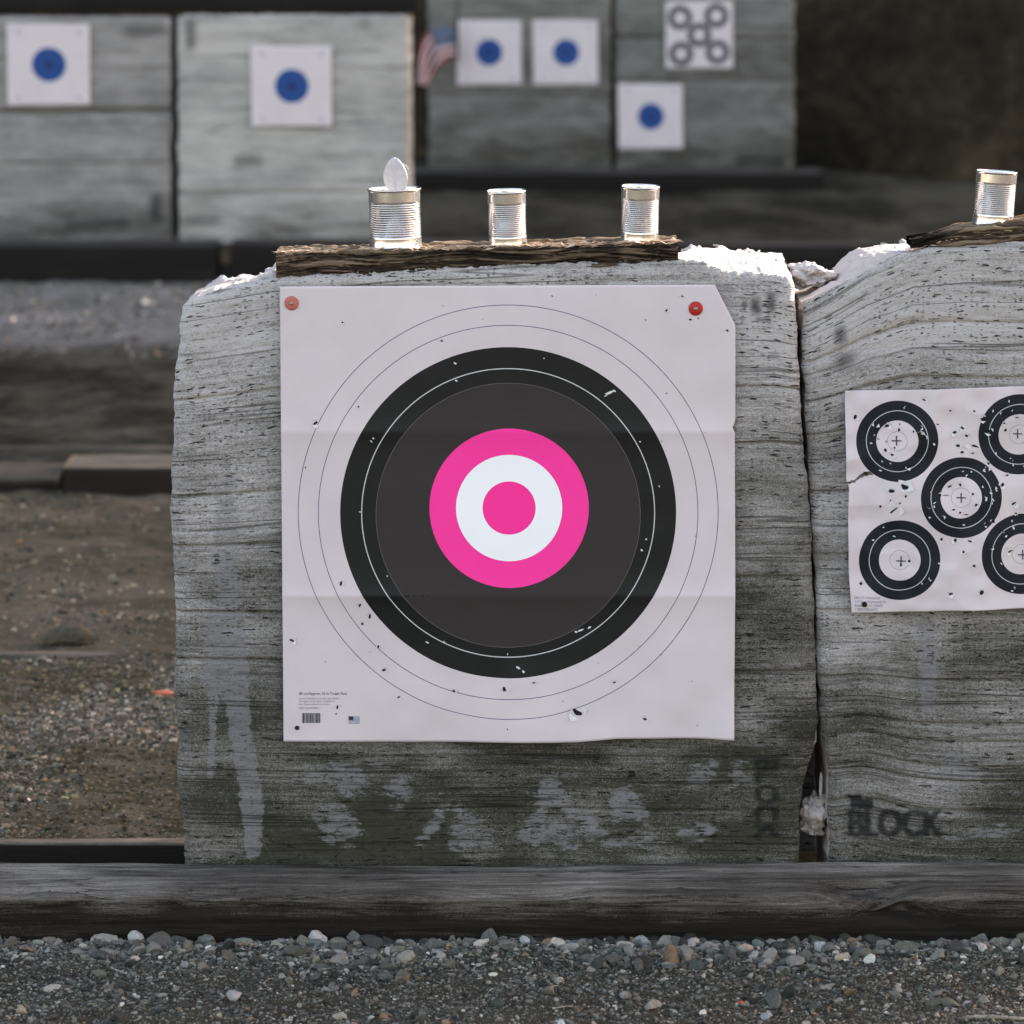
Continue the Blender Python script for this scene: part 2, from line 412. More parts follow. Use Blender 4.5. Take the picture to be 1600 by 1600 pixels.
def flag_mat():
    n = NT('flag_cloth'); p = n.xyz(n.attr('pat', 'Vector')); s, t = p[0], p[1]
    stripe = n.math('LESS_THAN', n.math('MODULO', n.math('MULTIPLY', t, 9.0), 2.0), 1.0)
    col = n.mix(stripe, (0.50, 0.45, 0.45), (0.24, 0.04, 0.045))
    can = n.math('MULTIPLY', n.math('LESS_THAN', s, 0.42), n.math('GREATER_THAN', t, 4 / 9))
    fx = n.math('SUBTRACT', n.math('FRACT', n.math('MULTIPLY', s, 16.0)), 0.5); fy = n.math('SUBTRACT', n.math('FRACT', n.math('MULTIPLY', t, 15.0)), 0.5)
    star = n.math('LESS_THAN', n.math('ADD', n.math('MULTIPLY', fx, fx), n.math('MULTIPLY', fy, fy)), 0.04)
    col = n.mix(can, col, n.mix(star, (0.06, 0.085, 0.14), (0.4, 0.4, 0.42)))
    return n.fin(col, 0.9, spec=0.1)
M_FLAG = flag_mat()

# ------------------------------------------------------------------ masks in the photograph's own pixels (paint, stains, faded printing on the foam)
def in_poly(u, v, poly):
    c = np.zeros(u.shape, bool); P = poly
    for i in range(len(P)):
        x1, y1 = P[i]; x2, y2 = P[i - 1]
        cond = ((y1 > v) != (y2 > v))
        with np.errstate(divide='ignore', invalid='ignore'):
            xi = (x2 - x1) * (v - y1) / (y2 - y1 + 1e-12) + x1
        c ^= cond & (u < xi)
    return c.astype(float)
def blur(a, k, it=2):
    for _ in range(it):
        for ax in (0, 1):
            c = np.cumsum(np.pad(a, [(k + 1, k) if i == ax else (0, 0) for i in (0, 1)], mode='edge'), axis=ax)
            n = a.shape[ax]; w = 2 * k + 1
            hi = np.take(c, np.arange(w, w + n), axis=ax); lo = np.take(c, np.arange(0, n), axis=ax)
            a = (hi - lo) / w
    return a
def text_mesh(s, size, align='LEFT', off=0.0):
    cu = bpy.data.curves.new('t', 'FONT'); cu.body = s; cu.size = size; cu.align_x = align; cu.offset = off
    ob = bpy.data.objects.new('t', cu); COL.objects.link(ob)
    dg = bpy.context.evaluated_depsgraph_get(); dg.update()
    me = bpy.data.meshes.new_from_object(ob.evaluated_get(dg))
    V = np.array([v.co[:] for v in me.vertices]).reshape(-1, 3); F = [list(p.vertices) for p in me.polygons]
    bpy.data.objects.remove(ob); bpy.data.curves.remove(cu); bpy.data.meshes.remove(me)
    return V, F
def text_mask(u, v, s, box, rot=False, fat=1.0):
    """mask of a word stretched into box = (u0, v0, u1, v1)"""
    V, F = text_mesh(s, 1.0, off=.022 * (fat > 1.5))
    if rot: V = np.stack([V[:, 1], -V[:, 0], V[:, 2]], 1)
    mn, mx = V.min(0), V.max(0)
    bvh = BVHTree.FromPolygons([tuple(p) for p in V], F)
    u0, v0, u1, v1 = box
    m = np.zeros(u.shape)
    idx = np.argwhere((u > u0 - 3) & (u < u1 + 3) & (v > v0 - 3) & (v < v1 + 3))
    for j, i in idx:
        best = 0
        for du in ((-2.2, 0, 2.2) if fat > 1.5 else (0,)):
            tx = mn[0] + (u[j, i] + du - u0) / (u1 - u0) * (mx[0] - mn[0]); ty = mx[1] - (v[j, i] - v0) / (v1 - v0) * (mx[1] - mn[1])
            if bvh.ray_cast(Vector((tx, ty, 1)), Vector((0, 0, -1)))[0] is not None: best = 1
        m[j, i] = best
    return m

# ------------------------------------------------------------------ foam blocks
def foam_block(name, Y, depth, zb, left, right, front_top, back_top, nx, nz, seed, mats, warpf, grooves, stainf, rough_amp=1.0, flakes=0, side_jag=0.004):
    """left/right: lists of (v, u); front_top/back_top: lists of (u, v) of the top edge at the front and the back."""
    lz = [at(0, q[0], Y)[1] for q in left]; lx = [float(at(q[1], q[0], Y)[0]) for q in left]
    rz = [at(0, q[0], Y)[1] for q in right]; rx = [float(at(q[1], q[0], Y)[0]) for q in right]
    def srt(a, b):
        i = np.argsort(a); return np.asarray(a, float)[i], np.asarray(b, float)[i]
    lz, lx = srt(lz, lx); rz, rx = srt(rz, rx)
    fx = [float(at(q[0], q[1], Y)[0]) for q in front_top]; fz = [float(at(q[0], q[1], Y)[1]) for q in front_top]
    bx = [float(at(q[0], q[1], Y + depth)[0]) for q in back_top]; bz = [float(at(q[0], q[1], Y + depth)[1]) for q in back_top]
    s = np.linspace(0, 1, nx)[None, :]; t = np.linspace(0, 1, nz)[:, None]
    xm = lx.mean() * (1 - s) + rx.mean() * s
    for _ in range(3):
        ztop = np.interp(xm[-1] if xm.shape[0] > 1 else xm[0], fx, fz)[None, :]
        ztop = ztop + (vn(xm[-1:] * 90, seed=seed) - .5) * .004 * rough_amp + (vn(xm[-1:] * 320, seed=seed + 5) - .5) * .0025 * rough_amp
        z = zb + (ztop - zb) * t
        L_ = np.interp(z, lz, lx) + (fbm(z * 22, seed=seed + 1) - .5) * side_jag * 2.6 + (vn(z * 190, seed=seed + 9) - .5) * side_jag * .45
        R_ = np.interp(z, rz, rx) + (fbm(z * 22, seed=seed + 2) - .5) * side_jag * 2.6 + (vn(z * 190, seed=seed + 8) - .5) * side_jag * .45
        xm = L_ * (1 - s) + R_ * s
    x = xm
    lay = z - warpf(x, z)
    d = (fbm(x * 3, z * 3, seed=seed + 3) - .5) * .010
    d = d + (vn(lay * 85, x * 1.2, seed=seed + 4) - .5) * .0026 + (vn(lay * 230, x * 4, seed=seed + 6) - .5) * .0010
    d = d + (fbm(x * 60, z * 110, seed=seed + 7, o=3) - .5) * .0040
    for gz, gd, x0, x1, wd in grooves:
        g = np.exp(-((lay - gz) / wd) ** 2) * sm(x0 - .05, x0, x) * (1 - sm(x1, x1 + .05, x))
        step = .0022 * (lay < gz) * np.exp(-np.abs(lay - gz) / .06) * sm(x0 - .05, x0, x) * (1 - sm(x1, x1 + .05, x))
        d = d + g * gd * 1.5 + step * 1.4
    d = d * rough_amp
    ex = np.minimum(x - L_, R_ - x); ez = ztop - z
    d = d + .016 * np.exp(-np.maximum(ex, 0) / .007) + .012 * np.exp(-np.maximum(ez, 0) / .008)
    y = Y + d
    u, v = proj(x, y, z)
    bleach, damp_dark, ink = stainf(u, v, x, z)
    V = [np.stack([x, y, z], -1).reshape(-1, 3)]
    A = [lay.ravel()]; S = [np.stack([bleach, damp_dark, ink], -1).reshape(-1, 3)]
    F = [grid_faces(nz, nx)]; MI = [np.zeros(len(F[0]), int)]
    base = nz * nx
    def add(P, layv, st, mi, flip=False):
        nonlocal base
        nr, nc = P.shape[:2]
        V.append(P.reshape(-1, 3)); A.append(layv.ravel()); S.append(st.reshape(-1, 3))
        f = grid_faces(nr, nc, base, flip); F.append(f); MI.append(np.full(len(f), mi)); base += nr * nc
    # top, torn and frayed
    K = 26; k = np.linspace(0, 1, K)[:, None]
    xt = np.repeat(x[-1:], K, 0); yt = y[-1:] + (Y + depth - y[-1:]) * k
    zback = np.interp(xt[0], bx, bz)[None, :]
    zt = z[-1:] * (1 - k) + zback * k
    nzt = fbm(xt * 18, yt * 18, seed=seed + 20, o=2) - .5
    terr = np.floor((fbm(xt * 9, yt * 16, seed=seed + 21) - .3) * 9) / 9
    zt = zt + (nzt * .014 + terr * .011 - .002) * sm(0, .2, k) * min(1.0, rough_amp + .2)
    xt2 = xt + (vn(xt * 40, yt * 40, seed=seed + 22) - .5) * .006 * k
    zt[-1] += (vn(xt[-1] * 55, seed=seed + 23) - .5) * .016 + (vn(xt[-1] * 150, seed=seed + 24) - .5) * .007 * min(1.0, rough_amp)
    z0 = np.zeros(xt.shape + (3,)); z0[..., 0] = .0
    add(np.stack([xt2, yt, zt], -1), zt, z0, 1)
    # back
    tb = np.linspace(1, 0, 6)[:, None]
    pb = np.stack([np.repeat(xt2[-1:], 6, 0), np.full((6, nx), Y + depth), zb + (zt[-1:] - zb) * tb], -1)
    add(pb, pb[..., 2], np.zeros(pb.shape), 0)
    # sides
    for col_i, flip in ((0, True), (-1, False)):
        Kx = 14; kk = np.linspace(0, 1, Kx)[None, :]
        zs = np.repeat(z[:, col_i:col_i + 1] if col_i == 0 else z[:, -1:], Kx, 1)
        ys = (y[:, [col_i]] + (Y + depth - y[:, [col_i]]) * kk)
        sgn = -1 if col_i == 0 else 1
        xs_ = x[:, [col_i]] + sgn * (fbm(ys * 18, zs * 30, seed=seed + 31) - .45) * .012 * sm(0, .15, kk)
        zz = zs + (np.interp(kk[0], [0, 1], [0, 1])[None, :]) * (zt[-1, col_i] - z[-1, col_i]) * t
        add(np.stack([xs_, ys, zz], -1), zz, np.zeros(xs_.shape + (3,)), 1 if flakes else 0, flip)
    # bottom
    pbm = np.stack([np.stack([x[0], y[0], z[0]], -1), np.stack([x[0], np.full(nx, Y + depth), z[0]], -1)])
    add(pbm, pbm[..., 2], np.zeros(pbm.shape), 0, True)
    # crumbs of torn foam lying on the top
    fr = np.random.default_rng(seed + 50)
    extra_f, extra_m = [], []
    for q in range(flakes):
        i = fr.integers(2, nx - 2); kk = fr.integers(2, K)
        c = np.array([xt2[kk, i], yt[kk, i], zt[kk, i]])
        if q < flakes * .4: c = np.array([xt2[-1, i], yt[-1, i], zt[-1, i]])
        sz = fr.uniform(.002, .008)
        m = 6; an = np.sort(fr.uniform(0, 2 * math.pi, m)); rr = sz * fr.uniform(.5, 1.2, m)
        rot = Matrix.Rotation(fr.uniform(-.7, .7), 3, 'X') @ Matrix.Rotation(fr.uniform(-.6, .6), 3, 'Y')
        P = np.stack([rr * np.cos(an) * 1.5, rr * np.sin(an), np.zeros(m)], -1) @ np.array(rot).T + c + [0, 0, sz * .25]
        P2 = P - [0, 0, fr.uniform(.0015, .004)]
        PP = np.concatenate([P, P2]); b0 = base
        V.append(PP); A.append(PP[:, 2]); S.append(np.zeros((2 * m, 3))); base += 2 * m
        extra_f.append(list(range(b0, b0 + m))); extra_f.append(list(range(b0 + 2 * m - 1, b0 + m - 1, -1)))
        for j in range(m): extra_f.append([b0 + j, b0 + m + j, b0 + m + (j + 1) % m, b0 + (j + 1) % m])
        extra_m += [1] * (m + 2)
    faces = np.concatenate(F).tolist() + extra_f
    midx = np.concatenate(MI).tolist() + extra_m
    org = (float((lx.mean() + rx.mean()) / 2), Y + depth / 2, zb)
    o = mkobj(name, np.concatenate(V), faces, mats, org, attrs={'layer': np.concatenate(A), 'stain': np.concatenate(S)}, midx=midx)
    return o

# ---- left block of the pair in front
def stainA(u, v, x, z):
    b = np.maximum.reduce([
        blur(in_poly(u, v, [(318, 955), (384, 950), (388, 1040), (396, 1150), (412, 1250), (408, 1335), (384, 1345), (372, 1230), (352, 1110), (345, 1085), (330, 1090), (312, 1070), (318, 1030)]), 2),
        blur(in_poly(u, v, [(322, 1060), (344, 1075), (338, 1160), (334, 1225), (322, 1225), (326, 1150)]), 2),
        .75 * blur(in_poly(u, v, [(335, 740), (372, 725), (380, 850), (384, 960), (325, 960), (330, 850)]), 5),
        .8 * blur(in_poly(u, v, [(838, 1215), (862, 1205), (885, 1225), (912, 1290), (870, 1270), (835, 1265)]), 4),
        .8 * blur(in_poly(u, v, [(950, 1240), (975, 1215), (1000, 1240), (1030, 1300), (985, 1285), (950, 1300)]), 4),
        .7 * blur(in_poly(u, v, [(690, 1260), (720, 1240), (765, 1280), (790, 1340), (700, 1345)]), 7),
        .7 * blur(in_poly(u, v, [(585, 1215), (640, 1200), (660, 1260), (600, 1280)]), 7),
        .75 * blur(in_poly(u, v, [(480, 1280), (520, 1240), (575, 1290), (560, 1330), (500, 1320)]), 7),
        .75 * blur(in_poly(u, v, [(800, 1300), (860, 1270), (950, 1300), (1030, 1290), (1060, 1330), (820, 1335)]), 8),
        .8 * blur(in_poly(u, v, [(842, 1262), (868, 1222), (880, 1224), (850, 1290), (815, 1318), (790, 1312)]), 3),
        .8 * blur(in_poly(u, v, [(893, 1262), (905, 1255), (955, 1300), (985, 1322), (960, 1330), (915, 1305)]), 3),
        .75 * blur(in_poly(u, v, [(955, 1262), (968, 1228), (982, 1232), (940, 1310), (925, 1312)]), 3),
        .75 * blur(in_poly(u, v, [(655, 1300), (690, 1245), (712, 1250), (690, 1300), (660, 1330), (640, 1328)]), 4),
        .7 * blur(in_poly(u, v, [(470, 1190), (560, 1185), (600, 1240), (560, 1255), (500, 1235), (460, 1225)]), 5),
        .7 * blur(in_poly(u, v, [(1075, 1190), (1130, 1180), (1120, 1225), (1070, 1240)]), 4),
        .7 * blur(in_poly(u, v, [(1050, 1285), (1120, 1275), (1130, 1310), (1060, 1320)]), 5),
        .7 * blur(in_poly(u, v, [(1140, 1190), (1180, 1165), (1185, 1230), (1120, 1240)]), 7),
        .6 * blur(in_poly(u, v, [(500, 1180), (700, 1175), (680, 1200), (520, 1215)]), 6),
    ])
    damp_dark = sm(560, 1250, v + (fbm(x * 5, z * 5, seed=91) - .5) * 420) * 1.25
    damp_dark = damp_dark * (0.45 + 1.1 * fbm(x * 7, z * 12, seed=92))
    ink = np.maximum.reduce([
        blur(in_poly(u, v, [(1172, 468), (1186, 464), (1190, 490), (1176, 492)]), 2), blur(in_poly(u, v, [(1199, 455), (1210, 455), (1212, 487), (1198, 486)]), 2),
        .9 * blur(in_poly(u, v, [(1160, 470), (1166, 470), (1166, 483), (1160, 483)]), 1), .8 * blur(in_poly(u, v, [(1180, 495), (1205, 497), (1205, 505), (1180, 503)]), 1),
        .9 * blur(text_mask(u, v, 'BLOCK', (1180, 1186, 1216, 1312), True, 2.2), 1, 1)])
    return b, damp_dark, ink
def warpA(x, z):
    top = np.interp(x, [-.66, -.45, -.2, .5, .62], [-.045, -.012, 0, .010, -.012])
    return top * sm(.55, 1.25, z) + (fbm(x * 1.6, z * 2.5, seed=61, o=2) - .5) * .022
def zA(v): return float(at(0, v, 0)[1])
blockA = foam_block('archery_block', 0.0, 0.36, 0.05,
    [(478, 284), (560, 276), (640, 270), (720, 269), (800, 266), (900, 270), (1000, 272), (1090, 272), (1150, 276), (1230, 278), (1290, 286), (1345, 288), (1420, 290)],
    [(460, 1243), (520, 1246), (600, 1250), (690, 1255), (760, 1264), (880, 1271), (1000, 1274), (1110, 1279), (1165, 1273), (1190, 1266), (1225, 1254), (1260, 1250), (1300, 1247), (1345, 1249), (1420, 1249)],
    [(280, 482), (300, 468), (345, 452), (400, 442), (430, 432), (560, 426), (800, 414), (1000, 408), (1060, 405), (1100, 410), (1130, 424), (1200, 428), (1236, 434), (1250, 462)],
    [(280, 463), (305, 452), (350, 434), (400, 428), (425, 420), (440, 405), (1050, 392), (1070, 386), (1130, 389), (1175, 393), (1222, 398), (1232, 412), (1260, 415), (1300, 428)],
    460, 440, 3, [M_FOAM, M_TORN], warpA,
    [(zA(v), gd, x0, x1, .0026) for v, gd, x0, x1 in ((600, .004, -.66, -.43), (612, .003, .4, .6), (762, .003, -.66, -.4), (846, .004, -.66, -.4), (957, .007, -.66, -.40), (1033, .006, -.66, -.42), (700, .004, .42, .6), (905, .004, .43, .6), (1048, .004, .43, .6), (1180, .003, -.4, .6), (1262, .003, -.2, .6))],
    stainA, flakes=110)
tag(blockA, 'grey layered foam archery block with the pink bullseye sheet pinned on its face', 'archery block', 'foam blocks of the front pair')

def stainB(u, v, x, z):
    b = np.maximum.reduce([
        .9 * blur(in_poly(u, v, [(1428, 960), (1462, 955), (1468, 1030), (1462, 1120), (1440, 1120), (1432, 1040)]), 3),
        .7 * blur(in_poly(u, v, [(1470, 1150), (1510, 1160), (1540, 1230), (1500, 1250), (1450, 1240)]), 8),
        .6 * blur(in_poly(u, v, [(1310, 1100), (1345, 1100), (1345, 1130), (1310, 1130)]), 5),
        .7 * blur(in_poly(u, v, [(1430, 1295), (1600, 1285), (1600, 1310), (1440, 1325)]), 5)])
    damp_dark = sm(480, 1280, v + (fbm(x * 4, z * 4, seed=95) - .5) * 420) * .86 * (0.35 + 1.3 * fbm(x * 6, z * 11, seed=96)) + .12 * sm(480, 560, v)
    ink = np.maximum.reduce([
        .8 * blur(in_poly(u, v, [(1303, 512), (1320, 508), (1324, 535), (1306, 540)]), 2), .7 * blur(in_poly(u, v, [(1304, 552), (1334, 548), (1334, 574), (1306, 580)]), 3),
        1.0 * np.minimum(1.0, blur(text_mask(u, v, 'The', (1326, 1242, 1362, 1263), fat=1.6), 1, 1) * 1.6),
        .95 * blur(text_mask(u, v, 'BLOCK', (1326, 1264, 1474, 1308), fat=2.2), 1, 1)])
    return b, np.clip(damp_dark, 0, 1.1), ink
def warpB(x, z):
    top = np.interp(x, [.55, .60, .67, .76, .86, 1.1], [-.10, -.075, -.035, -.004, 0, -.004])
    return top * sm(.75, 1.25, z) + .014 * np.exp(-((x - .68) / .07) ** 2) * (1 - sm(.3, .8, z)) + (fbm(x * 2.2, z * 3.5, seed=66, o=2) - .5) * .040
blockB = foam_block('archery_block', 0.012, 0.36, 0.05,
    [(472, 1256), (560, 1256), (690, 1263), (800, 1269), (900, 1275), (1000, 1278), (1110, 1281), (1160, 1288), (1220, 1297), (1270, 1293), (1300, 1299), (1345, 1298), (1420, 1299)],
    [(380, 2226), (1420, 2226)],
    [(1250, 478), (1275, 462), (1310, 448), (1350, 426), (1400, 400), (1450, 388), (1600, 378), (2000, 378), (2226, 420)],
    [(1250, 452), (1290, 430), (1303, 412), (1315, 400), (1345, 385), (1380, 382), (1420, 380), (1440, 372), (1600, 368), (2000, 370), (2226, 400)],
    460, 440, 13, [M_FOAM, M_TORN], warpB,
    [(zA(v), gd, .5, 1.8, .0026) for v, gd in ((500, .004), (585, .004), (655, .003), (760, .004), (868, .004), (960, .004), (1066, .006), (1130, .005), (1155, .004), (1190, .003), (1213, .005), (1260, .004))],
    stainB, flakes=110)
tag(blockB, 'grey foam archery block holding the five spot sheet, cut off by the photo edge', 'archery block', 'foam blocks of the front pair')

# ------------------------------------------------------------------ far blocks
def simple_stain(light, blobs, seed, dampv=(250, 390)):
    def f(u, v, x, z):
        b = light * sm(.45, .7, fbm(x * 2.2, z * 4, seed=seed))
        damp_dark = .75 * sm(dampv[0], dampv[1], v + (fbm(x * 3, z * 3, seed=seed + 1) - .5) * 80) * fbm(x * 4, z * 6, seed=seed + 2) * 1.4
        ink = np.zeros(u.shape)
        for (u0, v0, u1, v1, a) in blobs: ink = np.maximum(ink, a * blur(in_poly(u, v, [(u0, v0), (u1, v0), (u1, v1), (u0, v1)]), 2))
        return b, damp_dark, ink
    return f
def warp0(x, z): return (fbm(x * 1.2, z * 2, seed=71, o=2) - .5) * .03
YL, YR = 11.9, 17.4
def zY(v, Y): return float(at(0, v, Y)[1])
def far_block(Y, u0, u1, vt, vb, seed, mat, grooves, st, label, zb=None):
    o = foam_block('archery_block', Y, .4, zY(vb, Y) - .02, [(vt, u0), (vb, u0 + 3)], [(vt, u1), (vb, u1)],
        [(u0 - 2, vt + 6), (u0 + 10, vt), (u1 - 10, vt), (u1 + 2, vt + 8)], [(u0, vt - 2), (u1, vt - 2)], 150, 140, seed, [mat, mat], warp0, grooves, st, 1.5, 0, .010)
    return tag(o, label, 'archery block', 'foam blocks in the rows behind')
far_block(YL, -110, 266, 26, 372, 31, M_FOAM_FAR, [(zY(173, YL), .02, -9, 9, .009), (zY(255, YL), .006, -9, 9, .006)], simple_stain(.55, [(195, 40, 262, 56, .7), (236, 305, 252, 350, .9), (100, 340, 200, 365, .5)], 201), 'blurred grey foam block with a deep horizontal groove, at the far left edge')
far_block(YL, 276, 640, 24, 374, 32, M_FOAM_PALE, [(zY(300, YL), .006, -9, 9, .006)], simple_stain(.8, [(291, 30, 304, 78, .9), (365, 245, 410, 258, .8), (285, 335, 345, 350, .6), (560, 28, 580, 46, .4)], 202), 'palest blurred foam block, one blue spot sheet near its middle')
far_block(YR, 668, 954, -6, 272, 33, M_FOAM_DARK, [(zY(150, YR), .008, -9, 9, .008)], simple_stain(.5, [], 203, (150, 330)), 'dark blurred foam block with two blue spot sheets side by side')
far_block(YR, 962, 1241, -6, 268, 34, M_FOAM_DARK, [(zY(60, YR), .01, -9, 9, .01), (zY(125, YR), .012, -9, 9, .01)], simple_stain(.75, [(1150, 240, 1225, 262, .6)], 204, (200, 300)), 'dark blurred foam block with the small five ring sheet above a blue spot sheet')

# ------------------------------------------------------------------ papers
def blots(specs, surf, rs):
    """irregular arrow holes in the sheet: dark polygons, with a torn white lip. specs: (u, v, length, width, angle, kind)"""
    V, F, MI = [], [], []; b = 0
    for (u, v, l, w, a, kind) in specs:
        m = 9; an = np.linspace(0, 2 * math.pi, m, endpoint=False) + rs.uniform(-.2, .2, m); rr = rs.uniform(.6, 1.15, m)
        du = l / 2 * rr * np.cos(an); dv = w / 2 * rr * np.sin(an); ca, sa = math.cos(a), math.sin(a)
        pu, pv = u + du * ca - dv * sa, v + du * sa + dv * ca
        V.append(surf(pu, pv, .0006)); F.append(list(range(b, b + m))[::-1]); MI.append(2 if kind == 'w' else 1); b += m
        if kind in 'hf':                       # torn lip standing off the sheet
            for q in range(2 if kind == 'h' else 5):
                a0 = rs.uniform(0, 2 * math.pi); r0 = max(l, w) * .5
                c = np.array([u + r0 * math.cos(a0), v + r0 * math.sin(a0) * .8])
                e = rs.uniform(.25, .6) * max(l, w); t = np.array([-math.sin(a0), math.cos(a0)])
                p = np.stack([c + t * e, c - t * e, c + np.array([math.cos(a0), math.sin(a0)]) * e * rs.uniform(.4, 1.3)])
                P = surf(p[:, 0], p[:, 1], .0008); P[2, 1] -= .0022
                V.append(P); F += [[b, b + 1, b + 2]]; MI.append(2); b += 3
    return V, F, MI

def sheet(name, Y, outline, nu, nv, dispf, mats, origin_uv, patscale, extra=None, cut=None, thick=.0006):
    """outline = (top, bottom, left, right) functions in photo pixels"""
    top, bot, lef, rig = outline
    s = np.linspace(0, 1, nu)[None, :]; t = np.linspace(0, 1, nv)[:, None]
    u = lef(0.5) * (1 - s) + rig(0.5) * s + 0 * t; v = 0
    for _ in range(3):
        v = bot(u) * (1 - t) + top(u) * t
        u = lef(v) * (1 - s) + rig(v) * s
    x, z = at(u, v, Y); y = Y + dispf(u, v)
    P = np.stack([x, y, z], -1).reshape(-1, 3)
    pat = np.stack([(x - at(*origin_uv, Y)[0]), -(z - at(*origin_uv, Y)[1]), 0 * x], -1).reshape(-1, 3) * patscale
    F = grid_faces(nv, nu).tolist(); MI = [0] * len(F)
    if cut is not None:
        uc = (u[:-1, :-1] + u[1:, 1:]) / 2; vc = (v[:-1, :-1] + v[1:, 1:]) / 2
        keep = ~cut(uc, vc).ravel()
        F = [f for f, k_ in zip(F, keep) if k_]; MI = [0] * len(F)
    n0 = len(P); back = P + [0, thick, 0]
    # turned edge so that the sheet has thickness
    ring = np.concatenate([np.arange(nu), np.arange(1, nv) * nu + nu - 1, (nv - 1) * nu + np.arange(nu - 2, -1, -1), np.arange(nv - 2, 0, -1) * nu])
    rb = back[ring]; nb = len(ring)
    V = [P, rb]; PT = [pat, pat[ring]]
    for j in range(nb):
        F.append([int(ring[(j + 1) % nb]), int(ring[j]), n0 + j, n0 + (j + 1) % nb]); MI.append(2)
    base = n0 + nb
    for vv, ff, mi in (extra or []):
        for q in vv: V.append(q); PT.append(np.full((len(q), 3), 9.0))
        F += [[i + base for i in f] for f in ff]; MI += mi; base += sum(len(q) for q in vv)
    ox, oz = at(*origin_uv, Y)
    return mkobj(name, np.concatenate(V), F, mats, (float(ox), Y, float(oz)), attrs={'pat': np.concatenate(PT)}, midx=MI)

def I(xs, ys): return lambda q: np.interp(q, xs, ys)
# ---- the big sheet
YP = -0.0165
def dispA(u, v):
    d = -.0075 * np.exp(-np.abs(v - 675) / 22) * (.45 + .55 * fbm(u / 170, 3, seed=41)) - .0085 * np.exp(-np.abs(v - 931) / 22) * (.5 + .5 * fbm(u / 150, 5, seed=42))
    d = d + (fbm(u / 170, v / 170, seed=43, o=3) - .5) * .017 * (.4 + sm(850, 1150, v) + .6 * sm(950, 1140, u))
    d = d - .006 * np.exp(-((v - 1158) / 26) ** 2) * sm(760, 980, u) * (1 - sm(990, 1140, u))
    d = d - .004 * sm(1090, 1150, u) * np.exp(-((v - 560) / 90) ** 2)
    d = d - .010 * sm(1085, 1150, u) * sm(1060, 1156, v) - .004 * sm(1010, 1158, v) * (fbm(u / 110, 2, seed=48) - .2)
    return d + .0035
def surfA(u, v, off=0.0):
    u = np.asarray(u, float); v = np.asarray(v, float)
    x, z = at(u, v, YP); return np.stack([x, YP + dispA(u, v) - off, z], -1)
rs = np.random.default_rng(5)
hA = [(493, 661, 9, 4, -.5, 'h'), (535, 504, 4, 3, .6, 'h'), (560, 636, 4, 3, 0, 'h'), (690, 533, 5, 3, .4, 'h'), (692, 478, 4, 1.5, 1.4, 'd'), (477, 731, 3, 3, 0, 'd'),
      (456, 1001, 9, 4, .3, 'h'), (533, 911, 5, 8, .3, 'h'), (562, 946, 4, 6, .3, 'h'), (578, 963, 4, 8, .2, 'h'), (566, 975, 5, 4, 0, 'h'), (591, 1011, 5, 4, .8, 'h'), (600, 1048, 8, 4, -.2, 'h'),
      (527, 1106, 4, 7, .1, 'h'), (525, 1116, 3, 3, 0, 'd'), (623, 1090, 6, 2.5, -.3, 'h'), (709, 1080, 4, 6, -.4, 'h'), (788, 1077, 6, 10, -.2, 'h'), (834, 1067, 4, 3, 0, 'h'), (960, 1066, 7, 3, -.3, 'h'),
      (902, 1113, 19, 9, .35, 'f'), (1008, 1124, 8, 4, .1, 'h'), (793, 1139, 2.5, 3, 0, 'd'), (1041, 485, 5, 4, .4, 'h'), (1079, 499, 5, 4, .4, 'h'), (1091, 497, 3, 3, 0, 'd'), (1066, 463, 6, 2.5, .5, 'h'), (1136, 516, 6, 4, .4, 'h'),
      (1009, 500, 3, 2, .5, 'd'), (863, 463, 4, 2, .5, 'd')]
hA += [(rs.uniform(450, 1130), rs.uniform(460, 1140), rs.uniform(1.5, 3), rs.uniform(1, 2), rs.uniform(0, 3), 'd') for _ in range(26)]
wA = [(952, 614, 16, 4, -.35, 'w'), (947, 618, 8, 2, -.6, 'w'), (960, 611, 8, 3, .5, 'w'), (583, 685, 4, 3, .5, 'w'), (580, 690, 6, 2, .8, 'w'), (711, 568, 6, 3, .6, 'w'), (713, 595, 5, 3, .4, 'w'), (1003, 860, 5, 3, .7, 'w'),
      (1010, 843, 3, 3, 0, 'w'), (908, 985, 12, 3, -.4, 'w'), (900, 988, 5, 3, .4, 'w'), (921, 981, 7, 3, -.6, 'w'), (810, 1044, 9, 4, .7, 'w'), (818, 1050, 6, 3, .8, 'w'), (754, 1060, 4, 3, .3, 'w'), (667, 1004, 6, 3, .5, 'w'), (694, 1003, 3, 2, 0, 'w'),
      (793, 1023, 2, 3, 0, 'w'), (617, 705, 3, 4, .3, 'w'), (605, 900, 3, 2, .3, 'w'), (1030, 760, 4, 2, .9, 'w'), (562, 800, 4, 2, .3, 'w'), (640, 940, 4, 2, -.5, 'w'), (1000, 690, 4, 2, .4, 'w'), (850, 560, 3, 2, .3, 'w')]
extraA = [blots(hA, surfA, rs), blots(wA, surfA, rs)]
topA = I([437, 800, 1117, 1150], [448, 446.5, 445, 445])
botA = I([443, 800, 900, 965, 1147], [1159, 1160.5, 1159, 1154, 1155.5])
lefA = I([445, 800, 1160], [437, 440, 443])
rigA = I([440, 445, 508, 655, 664, 668, 676, 900, 1156], [1116, 1117, 1149, 1149, 1147, 1144, 1148.5, 1149, 1147])
paperA = sheet('target_sheet', YP, (topA, botA, lefA, rigA), 200, 200, dispA, [M_PAPER_BIG, M_HOLE, M_TORNPAPER], (794, 803.5), 1.0, extraA)
tag(paperA, 'large white paper target with black ring and pink bullseye, pinned to the left front block', 'paper target', 'paper targets')
